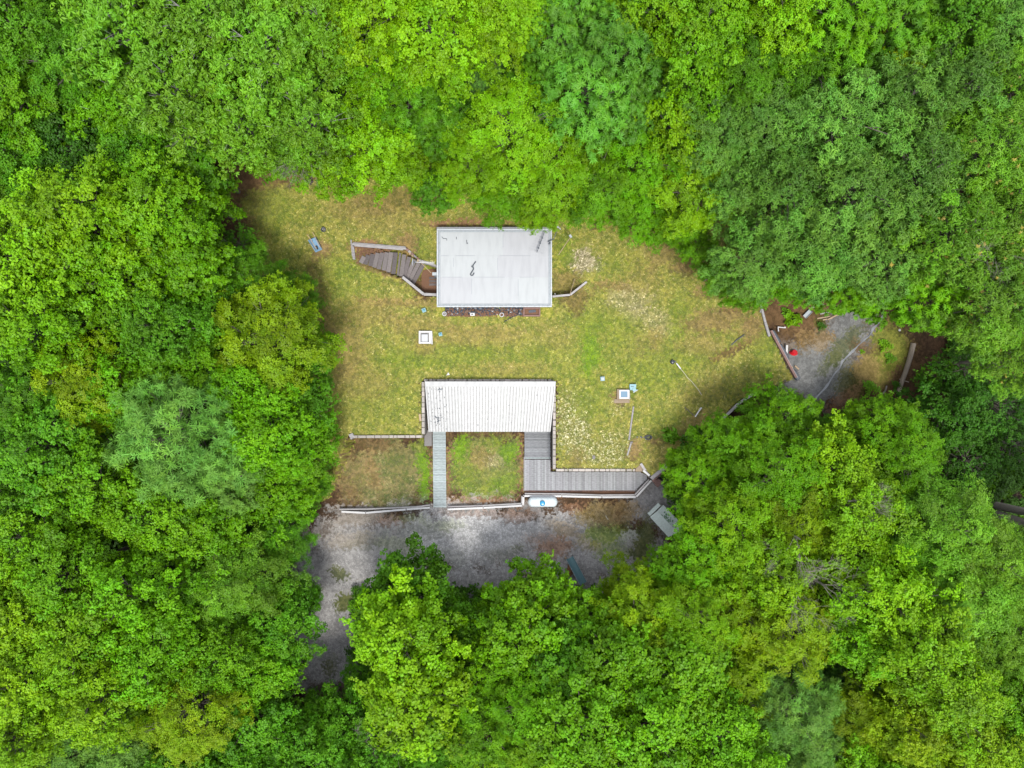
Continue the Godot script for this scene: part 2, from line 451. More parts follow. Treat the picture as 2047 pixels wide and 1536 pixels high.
func ground() -> void:
	var xs := []
	var zs := []
	for pair in [[xs, -420.0, -30.0, 46.0, 420.0], [zs, -420.0, -24.0, 34.0, 420.0]]:
		var v: float = pair[1]
		while v < pair[4]:
			pair[0].append(v)
			if v >= pair[2] - 0.001 and v < pair[3] - 0.001: v += 0.2
			else:
				var away := minf(absf(v - pair[2]), absf(v - pair[3]))
				v += 2.0 if away < 40.0 else 40.0
				if pair[0][-1] < pair[2] and v > pair[2]: v = pair[2]
		pair[0].append(pair[4])
	var nx := xs.size()
	var nz := zs.size()
	var verts := PackedVector3Array()
	var uvs := PackedVector2Array()
	verts.resize(nx * nz)
	uvs.resize(nx * nz)
	for j in nz:
		for i in nx:
			var n := j * nx + i
			verts[n] = Vector3(xs[i], height(xs[i], zs[j]), zs[j])
			uvs[n] = Vector2((xs[i] - GX) / GW, (zs[j] - GZ) / GD)
	var inner := PackedInt32Array()
	var outer := PackedInt32Array()
	var norms := PackedVector3Array()
	norms.resize(nx * nz)
	for j in nz - 1:
		for i in nx - 1:
			var n := j * nx + i
			var inside: bool = xs[i] > GX and xs[i + 1] < GX + GW and zs[j] > GZ and zs[j + 1] < GZ + GD
			var list := PackedInt32Array([n, n + 1, n + nx, n + 1, n + nx + 1, n + nx])
			if inside: inner.append_array(list)
			else: outer.append_array(list)
	for j in nz:
		for i in nx:
			var n := j * nx + i
			var l := verts[j * nx + maxi(i - 1, 0)]
			var r := verts[j * nx + mini(i + 1, nx - 1)]
			var u := verts[maxi(j - 1, 0) * nx + i]
			var d := verts[mini(j + 1, nz - 1) * nx + i]
			norms[n] = (d - u).cross(r - l).normalized()
	var mesh := ArrayMesh.new()
	for idx in [inner, outer]:
		var arr := []
		arr.resize(Mesh.ARRAY_MAX)
		arr[Mesh.ARRAY_VERTEX] = verts
		arr[Mesh.ARRAY_NORMAL] = norms
		arr[Mesh.ARRAY_TEX_UV] = uvs
		arr[Mesh.ARRAY_INDEX] = idx
		mesh.add_surface_from_arrays(Mesh.PRIMITIVE_TRIANGLES, arr)
	var lawn := StandardMaterial3D.new()
	lawn.resource_name = "lawn_soil_and_gravel"
	lawn.albedo_texture = ImageTexture.create_from_image(soil_image)
	lawn.roughness = 0.95
	lawn.metallic_specular = 0.2
	mesh.surface_set_material(0, lawn)
	mesh.surface_set_material(1, mat("forest_floor", lin(0.075, 0.05, 0.03), 0.95, 0.0, ImageTexture.create_from_image(noise_image(512, 0.05, 4, 0.3, 1.0, 3)), 0.25))
	var o := MeshInstance3D.new()
	o.name = "ground"
	o.mesh = mesh
	add_child(o)
	o.set_meta("kind", "structure")

func soil_at(x: float, z: float) -> Color:
	return soil_image.get_pixel(clampi(int((x - GX) * RES), 0, soil_image.get_width() - 1), clampi(int((z - GZ) * RES), 0, soil_image.get_height() - 1)).srgb_to_linear()

func blades(count: int, tall: float, seed_: int) -> Mesh:
	var r := RandomNumberGenerator.new()
	r.seed = seed_
	var st := tool()
	for i in count:
		var a := r.randf() * TAU
		var root := Vector3(r.randf_range(-0.09, 0.09), 0, r.randf_range(-0.09, 0.09))
		var side := Vector3(cos(a + PI / 2), 0, sin(a + PI / 2)) * r.randf_range(0.006, 0.012)
		var lean := Vector3(cos(a), 0, sin(a)) * tall * r.randf_range(0.5, 1.4)
		var mid := root + lean * 0.4 + Vector3.UP * tall * 0.7
		var tip := root + lean + Vector3.UP * tall * r.randf_range(0.5, 1.0)
		tri(st, root - side, root + side, mid + side, Vector3.UP)
		tri(st, mid - side, mid + side, tip, Vector3.UP)
		tri(st, root - side, mid + side, mid - side, Vector3.UP)
	return st.commit()

func scatter(called: String, label: String, category: String, mesh: Mesh, m: Material, spots: Array) -> void:
	var mm := MultiMesh.new()
	mm.transform_format = MultiMesh.TRANSFORM_3D
	mm.use_colors = true
	mm.mesh = mesh
	mm.instance_count = spots.size()
	for i in spots.size():
		mm.set_instance_transform(i, spots[i][0])
		mm.set_instance_color(i, spots[i][1])
	var o := MultiMeshInstance3D.new()
	o.name = called
	o.multimesh = mm
	o.material_override = m
	add_child(o)
	o.set_meta("label", label)
	o.set_meta("category", category)
	o.set_meta("kind", "stuff")

func turf() -> void:
	var m := StandardMaterial3D.new()
	m.resource_name = "grass_blade"
	m.vertex_color_use_as_albedo = true
	m.roughness = 0.7
	m.cull_mode = BaseMaterial3D.CULL_DISABLED
	rng.seed = 21
	var spots := []
	var tries := 0
	while spots.size() < 110000 and tries < 700000:
		tries += 1
		var x := rng.randf_range(-29.0, 30.0)
		var z := rng.randf_range(-21.0, 15.0)
		var n := int((z - GZ) / 0.25) * cell_w + int((x - GX) / 0.25)
		if grassy[n] < rng.randf() * 1.1: continue
		if off_limits(x, z): continue
		var c := soil_at(x, z) * rng.randf_range(0.65, 1.6)
		c.a = 1.0
		var s := rng.randf_range(0.6, 1.5)
		spots.append([Transform3D(Basis(Vector3.UP, rng.randf() * TAU).scaled(Vector3(s * 1.2, s, s * 1.2)), Vector3(x, height_quick(x, z), z)), c])
	scatter("grass", "short patchy mown grass covering the lawn and the two courts", "grass", blades(9, 0.055, 4), m, spots)
	var stones := []
	var st := tool()
	var r := RandomNumberGenerator.new()
	r.seed = 8
	var v := []
	for p in [Vector3(1, 0, 0), Vector3(0, 0, 1), Vector3(-1, 0, 0), Vector3(0, 0, -1), Vector3(0, 0.8, 0)]:
		v.append(p * r.randf_range(0.7, 1.1) * 0.03)
	for i in 4: tri(st, v[i], v[(i + 1) % 4], v[4], v[i] + v[(i + 1) % 4] + v[4])
	while stones.size() < 60000:
		var x := rng.randf_range(-23.0, 18.0)
		var z := rng.randf_range(12.5, 32.0)
		var n := int((z - GZ) / 0.25) * cell_w + int((x - GX) / 0.25)
		if grassy[n] > 0.3: continue
		var c := soil_at(x, z) * rng.randf_range(0.8, 1.5)
		c.a = 1.0
		stones.append([Transform3D(Basis(Vector3.UP, rng.randf() * TAU).scaled(Vector3.ONE * rng.randf_range(0.6, 1.6)), Vector3(x, height_quick(x, z) - 0.004, z)), c])
	scatter("gravel", "loose grey gravel spread over the drive", "gravel", st.commit(), m, stones)

var hcache := {}
func height_quick(x: float, z: float) -> float:
	var gx := floorf(x / 0.2)
	var gz := floorf(z / 0.2)
	var hs := []
	for k in [[0, 0], [1, 0], [0, 1], [1, 1]]:
		var key := Vector2i(int(gx) + k[0], int(gz) + k[1])
		if not hcache.has(key): hcache[key] = height(key.x * 0.2, key.y * 0.2)
		hs.append(hcache[key])
	var u := x / 0.2 - gx
	var w := z / 0.2 - gz
	return lerpf(lerpf(hs[0], hs[1], u), lerpf(hs[2], hs[3], u), w)

# places where no grass grows: under roofs, decks and the steps
func off_limits(x: float, z: float) -> bool:
	var p := Vector2(x, z)
	if Geometry2D.is_point_in_polygon(p, pit_west): return true
	for r in [[870, 455, 1106, 634, 3.0], [846, 760, 1112, 864, 2.0], [863, 860, 893, 1016, 0.2], [1046, 860, 1110, 984, 0.2], [1100, 938, 1298, 984, 0.2]]:
		var a := flat(r[0], r[1], r[4])
		var b := flat(r[2], r[3], r[4])
		if x > a.x and x < b.x and z > a.y and z < b.y: return true
	return false

# ------------------------------------------------------------------ trees
# a leaf: a kite folded along its midrib, four points and two faces
func leaf(out: Array, root: Vector3, yaw: float, pitch: float, length: float, wide: float, droop: float, fold: float) -> void:
	var b := Basis(Vector3.UP, yaw) * Basis(Vector3.RIGHT, pitch)
	var w := length * wide * 0.5
	var p := [Vector3.ZERO, Vector3(-w, w * fold, length * 0.45), Vector3(0, -droop * length, length), Vector3(w, w * fold, length * 0.45)]
	var nl: Vector3 = (p[2] - p[0]).cross(p[1] - p[0]).normalized()
	var nr: Vector3 = (p[3] - p[0]).cross(p[2] - p[0]).normalized()
	if nl.y < 0.0: nl = -nl
	if nr.y < 0.0: nr = -nr
	var mid: Vector3 = (nl + nr).normalized()
	var n := [mid, nl, mid, nr]
	for i in 4:
		out[0].append(root + b * p[i])
		out[1].append(b * n[i])

func spray(kind: String, r: RandomNumberGenerator) -> Array:
	var out := [PackedVector3Array(), PackedVector3Array()]
	match kind:
		"broad":
			for i in 9:
				var y := i * 0.035
				leaf(out, Vector3(r.randf_range(-0.12, 0.12), y, r.randf_range(-0.12, 0.12)), i * 2.4 + r.randf(), r.randf_range(-0.35, 0.6), r.randf_range(0.17, 0.27), r.randf_range(0.6, 0.85), 0.12, 0.3)
		"lobed":
			for i in 7:
				leaf(out, Vector3(r.randf_range(-0.14, 0.14), i * 0.03, r.randf_range(-0.14, 0.14)), i * 2.4 + r.randf(), r.randf_range(-0.2, 0.5), r.randf_range(0.22, 0.32), r.randf_range(0.75, 0.95), 0.15, 0.25)
		"whorl":
			for i in 9:
				leaf(out, Vector3(0, r.randf_range(0, 0.05), 0), i * TAU / 9 + r.randf_range(-0.15, 0.15), r.randf_range(-0.15, 0.35), r.randf_range(0.40, 0.56), 0.30, 0.22, 0.3)
		"oak":
			for i in 8:
				leaf(out, Vector3(0, r.randf_range(-0.05, 0.06), 0), i * 2.4 + r.randf(), r.randf_range(-0.4, 0.8), r.randf_range(0.24, 0.36), 0.27, 0.3, 0.25)
		"long":
			for i in 7:
				leaf(out, Vector3(0, i * 0.02, 0), i * 2.4 + r.randf(), r.randf_range(0.0, 0.9), r.randf_range(0.30, 0.42), 0.42, 0.25, 0.25)
		"fine":
			for i in 16:
				var t := i / 16.0 * 0.6 - 0.2
				leaf(out, Vector3(r.randf_range(-0.1, 0.1), r.randf_range(-0.04, 0.08), t), (PI / 2 if i % 2 else -PI / 2) + r.randf_range(-0.9, 0.9), r.randf_range(-0.5, 0.5), r.randf_range(0.13, 0.21), 0.58, 0.1, 0.2)
		"feather":
			for i in 14:
				var t := i / 14.0 * 0.7 - 0.2
				leaf(out, Vector3(r.randf_range(-0.06, 0.06), r.randf_range(-0.05, 0.05), t), (PI / 2 if i % 2 else -PI / 2) + r.randf_range(-0.5, 0.5), r.randf_range(-0.3, 0.6), r.randf_range(0.17, 0.27), 0.36, 0.15, 0.2)
		"pine":
			for i in 16:
				leaf(out, Vector3(0, r.randf_range(-0.10, 0.16), 0), i * 2.4 + r.randf() * 0.6, r.randf_range(-0.9, 0.3), r.randf_range(0.30, 0.46), 0.13, 0.08, 0.1)
		"blossom":
			for i in 9:
				leaf(out, Vector3(0, 0.05, 0), i * 2.4, r.randf_range(-0.6, 0.5), r.randf_range(0.14, 0.24), 0.3, 0.3, 0.2)
	return out

# a crown: clumps of sprays over an uneven dome, with gaps between the clumps
func crown(kind: String, seed_: int, R: float, tall: float, n_clumps: int, per: int, clump: float, ragged: float) -> Array:
	var r := RandomNumberGenerator.new()
	r.seed = seed_
	var nz := FastNoiseLite.new()
	nz.seed = seed_
	nz.frequency = 0.9
	var sprays := []
	for i in 8: sprays.append(spray(kind, r))
	var verts := PackedVector3Array()
	var norms := PackedVector3Array()
	var cols := PackedColorArray()
	var centres := []
	for i in n_clumps:
		var y := 1.0 - (i + 0.5) / n_clumps * 1.55
		var a := i * 2.39996 + r.randf_range(-0.3, 0.3)
		var s := sqrt(maxf(0.0, 1.0 - y * y))
		var d := Vector3(cos(a) * s, y + r.randf_range(-0.1, 0.1), sin(a) * s).normalized()
		var swell := 0.80 + nz.get_noise_3dv(d * 1.6) * ragged + r.randf_range(-0.12, 0.10)
		if kind == "pine": swell = 0.55 + 0.45 * absf(fposmod(a * 5.0 / TAU, 1.0) * 2.0 - 1.0) + r.randf_range(-0.1, 0.1)
		var c := Vector3(d.x * R, d.y * R * tall, d.z * R) * swell
		centres.append(c)
		var rc := clump * r.randf_range(0.7, 1.25)
		var tone := r.randf_range(0.55, 1.0)
		var warm := r.randf_range(0.84, 1.0)
		var reach := Vector3(d.x + r.randfn() * 0.4, r.randf_range(-0.2, 0.25), d.z + r.randfn() * 0.4).normalized()
		var face := (d * 0.8 + Vector3.UP * 0.7).normalized()
		for k in per:
			var u := Vector3(r.randfn(), r.randfn(), r.randfn()).normalized()
			if u.dot(face) < -0.15: u = u - face * 2.0 * u.dot(face)
			var p := c + Vector3(u.x, u.y * 0.5, u.z) * rc * (0.35 + 0.95 * r.randf())
			if k % 3 == 0: p = c + reach * r.randf_range(-1.3, 1.5) * rc + Vector3(r.randfn(), r.randfn() * 0.4, r.randfn()) * 0.22 * rc
			elif k % 10 == 1: p = c * r.randf_range(0.55, 0.9) + u * rc
			var up := (u + Vector3.UP * 0.9 + Vector3(r.randfn(), r.randfn(), r.randfn()) * 0.25).normalized()
			var z := up.cross(Vector3(r.randfn(), r.randfn(), r.randfn())).normalized()
			var sc := r.randf_range(0.7, 1.2)
			var basis := Basis(up.cross(z), up, z)
			var one: Array = sprays[r.randi() % 8]
			verts.append_array(Transform3D(basis.scaled(Vector3.ONE * sc), p) * one[0])
			norms.append_array(Transform3D(basis, Vector3.ZERO) * one[1])
			var lf := PackedColorArray()
			lf.resize(one[0].size())
			var t := tone * r.randf_range(0.78, 1.0)
			lf.fill(Color(t * warm * r.randf_range(0.85, 1.0), t, t * r.randf_range(0.6, 1.0)))
			cols.append_array(lf)
	return [leaf_mesh(verts, norms, cols), centres]

func leaf_mesh(verts: PackedVector3Array, norms: PackedVector3Array, cols: PackedColorArray) -> Mesh:
	var idx := PackedInt32Array()
	var n := verts.size() / 4
	idx.resize(n * 6)
	for i in n:
		var v := i * 4
		var o := i * 6
		idx[o] = v
		idx[o + 1] = v + 2
		idx[o + 2] = v + 1
		idx[o + 3] = v
		idx[o + 4] = v + 3
		idx[o + 5] = v + 2
	var arr := []
	arr.resize(Mesh.ARRAY_MAX)
	arr[Mesh.ARRAY_VERTEX] = verts
	arr[Mesh.ARRAY_NORMAL] = norms
	arr[Mesh.ARRAY_COLOR] = cols
	arr[Mesh.ARRAY_INDEX] = idx
	var mesh := ArrayMesh.new()
	mesh.add_surface_from_arrays(Mesh.PRIMITIVE_TRIANGLES, arr)
	return mesh

func limbs(centres: Array, R: float, tall: float, seed_: int) -> Mesh:
	var r := RandomNumberGenerator.new()
	r.seed = seed_
	var st := SurfaceTool.new()
	st.begin(Mesh.PRIMITIVE_TRIANGLES)
	var low := -R * tall
	var stem := [Vector3(0, low - 1.5, 0), Vector3(r.randf_range(-0.2, 0.2), low * 0.5, r.randf_range(-0.2, 0.2)), Vector3(r.randf_range(-0.4, 0.4), 0, r.randf_range(-0.4, 0.4)), Vector3(r.randf_range(-0.5, 0.5), R * tall * 0.6, r.randf_range(-0.5, 0.5))]
	st.append_from(tube_mesh(stem, [0.20, 0.17, 0.12, 0.04], 6), 0, Transform3D())
	var used_ := 0
	for i in range(0, centres.size(), maxi(1, centres.size() / 26)):
		var c: Vector3 = centres[i]
		var t := clampf((c.y - low) / (-low * 2.0) - 0.30, 0.05, 0.95)
		var root: Vector3 = stem[1].lerp(stem[3], t)
		var mid := root.lerp(c, 0.5) + Vector3(r.randf_range(-0.3, 0.3), r.randf_range(0.0, 0.5), r.randf_range(-0.3, 0.3))
		st.append_from(tube_mesh([root, mid, c * 1.02], [0.075, 0.045, 0.015], 5), 0, Transform3D())
		for q in 2:
			var tip := mid + (c - mid) * 0.6 + Vector3(r.randf_range(-0.9, 0.9), r.randf_range(-0.1, 0.9), r.randf_range(-0.9, 0.9))
			st.append_from(tube_mesh([mid, mid.lerp(tip, 0.5) + Vector3.UP * 0.1, tip], [0.035, 0.025, 0.008], 4), 0, Transform3D())
	return st.commit()

# kind: [spray, clumps, sprays per clump, clump radius, height factor, raggedness, what to call it, node name, category]
const KINDS := {
	"broad": ["broad", 66, 44, 0.95, 1.15, 0.62, "broadleaf tree", "broadleaf_tree"],
	"maple": ["lobed", 70, 42, 0.90, 1.10, 0.62, "maple-like tree with broad leaves", "maple_tree"],
	"magnolia": ["whorl", 60, 20, 1.0, 1.0, 0.5, "magnolia with star-shaped leaf whorls", "magnolia_tree"],
	"oak": ["oak", 76, 46, 0.90, 1.05, 0.60, "oak with narrow drooping leaves", "oak_tree"],
	"hickory": ["long", 64, 38, 1.0, 1.05, 0.60, "long-leaved tree with bare twigs", "hickory_tree"],
	"beech": ["fine", 76, 36, 0.86, 1.1, 0.55, "fine-leaved beech-like tree", "beech_tree"],
	"locust": ["feather", 64, 36, 0.95, 1.05, 0.6, "feathery small-leaved tree", "locust_tree"],
	"pine": ["pine", 90, 24, 0.85, 0.95, 0.3, "white pine with soft needle tufts", "pine_tree"],
	"shrub": ["broad", 30, 26, 1.3, 0.75, 0.4, "leafy understorey shrub", "shrub"],
}
var crowns := {}
var shoots := []
var trunk_mesh: Mesh
const CR := 4.5

func grow_crowns() -> void:
	var s := 100
	for k in KINDS:
		var d: Array = KINDS[k]
		crowns[k] = []
		for v in (1 if k == "shrub" else 3 if k in ["broad", "maple", "oak"] else 2):
			s += 7
			var c := crown(d[0], s, CR, d[4], d[1], d[2], d[3], d[5])
			crowns[k].append([c[0], limbs(c[1], CR, d[4], s)])
	var r := RandomNumberGenerator.new()
	r.seed = 5
	var pts := []
	var rad := []
	for i in 9:
		pts.append(Vector3(sin(i * 0.9) * 0.06, i / 8.0, cos(i * 1.3) * 0.06))
		rad.append(lerpf(0.30, 0.19, i / 8.0) + (0.16 if i == 0 else 0.0))
	trunk_mesh = tube_mesh(pts, rad, 9)
	shoots = [crown("blossom", 900, CR * 1.05, 1.06, 46, 2, 0.5, 0.6)[0], crown("blossom", 901, CR * 1.06, 1.08, 44, 7, 0.75, 0.6)[0]]

# tones of leaf, as linear base colours, with the words for them
const TONES := {
	"lime": [[0.146, 0.268, 0.003], "bright yellow-green"],
	"bright": [[0.106, 0.234, 0.003], "bright green"],
	"mid": [[0.074, 0.184, 0.006], "mid green"],
	"deep": [[0.040, 0.108, 0.007], "deep green"],
	"pale": [[0.126, 0.252, 0.011], "pale green"],
	"grey": [[0.112, 0.235, 0.028], "grey-green"],
	"blue": [[0.135, 0.262, 0.044], "blue-green"],
	"olive": [[0.160, 0.240, 0.003], "olive yellow"],
	"star": [[0.082, 0.205, 0.014], "dark glossy green"],
}
var tone_mats := {}
func leaf_mat(tone: String, shift: int) -> Material:
	var key := "%s %d" % [tone, shift]
	if not tone_mats.has(key):
		var c: Array = TONES[tone][0]
		var m := StandardMaterial3D.new()
		m.resource_name = "leaf_" + tone
		var k: float = [0.90, 1.0, 1.10][shift]
		m.albedo_color = lin(minf(1.0, c[0] * k * [1.0, 1.04, 0.95][shift] * 1.25), minf(1.0, c[1] * k * 1.25), c[2] * k * 1.25)
		m.vertex_color_use_as_albedo = true
		m.roughness = 0.42
		m.metallic_specular = 0.32 if tone in ["pale", "grey", "star"] else 0.26
		m.backlight_enabled = true
		m.backlight = Color(0.55, 0.6, 0.25)
		m.cull_mode = BaseMaterial3D.CULL_DISABLED
		tone_mats[key] = m
	return tone_mats[key]

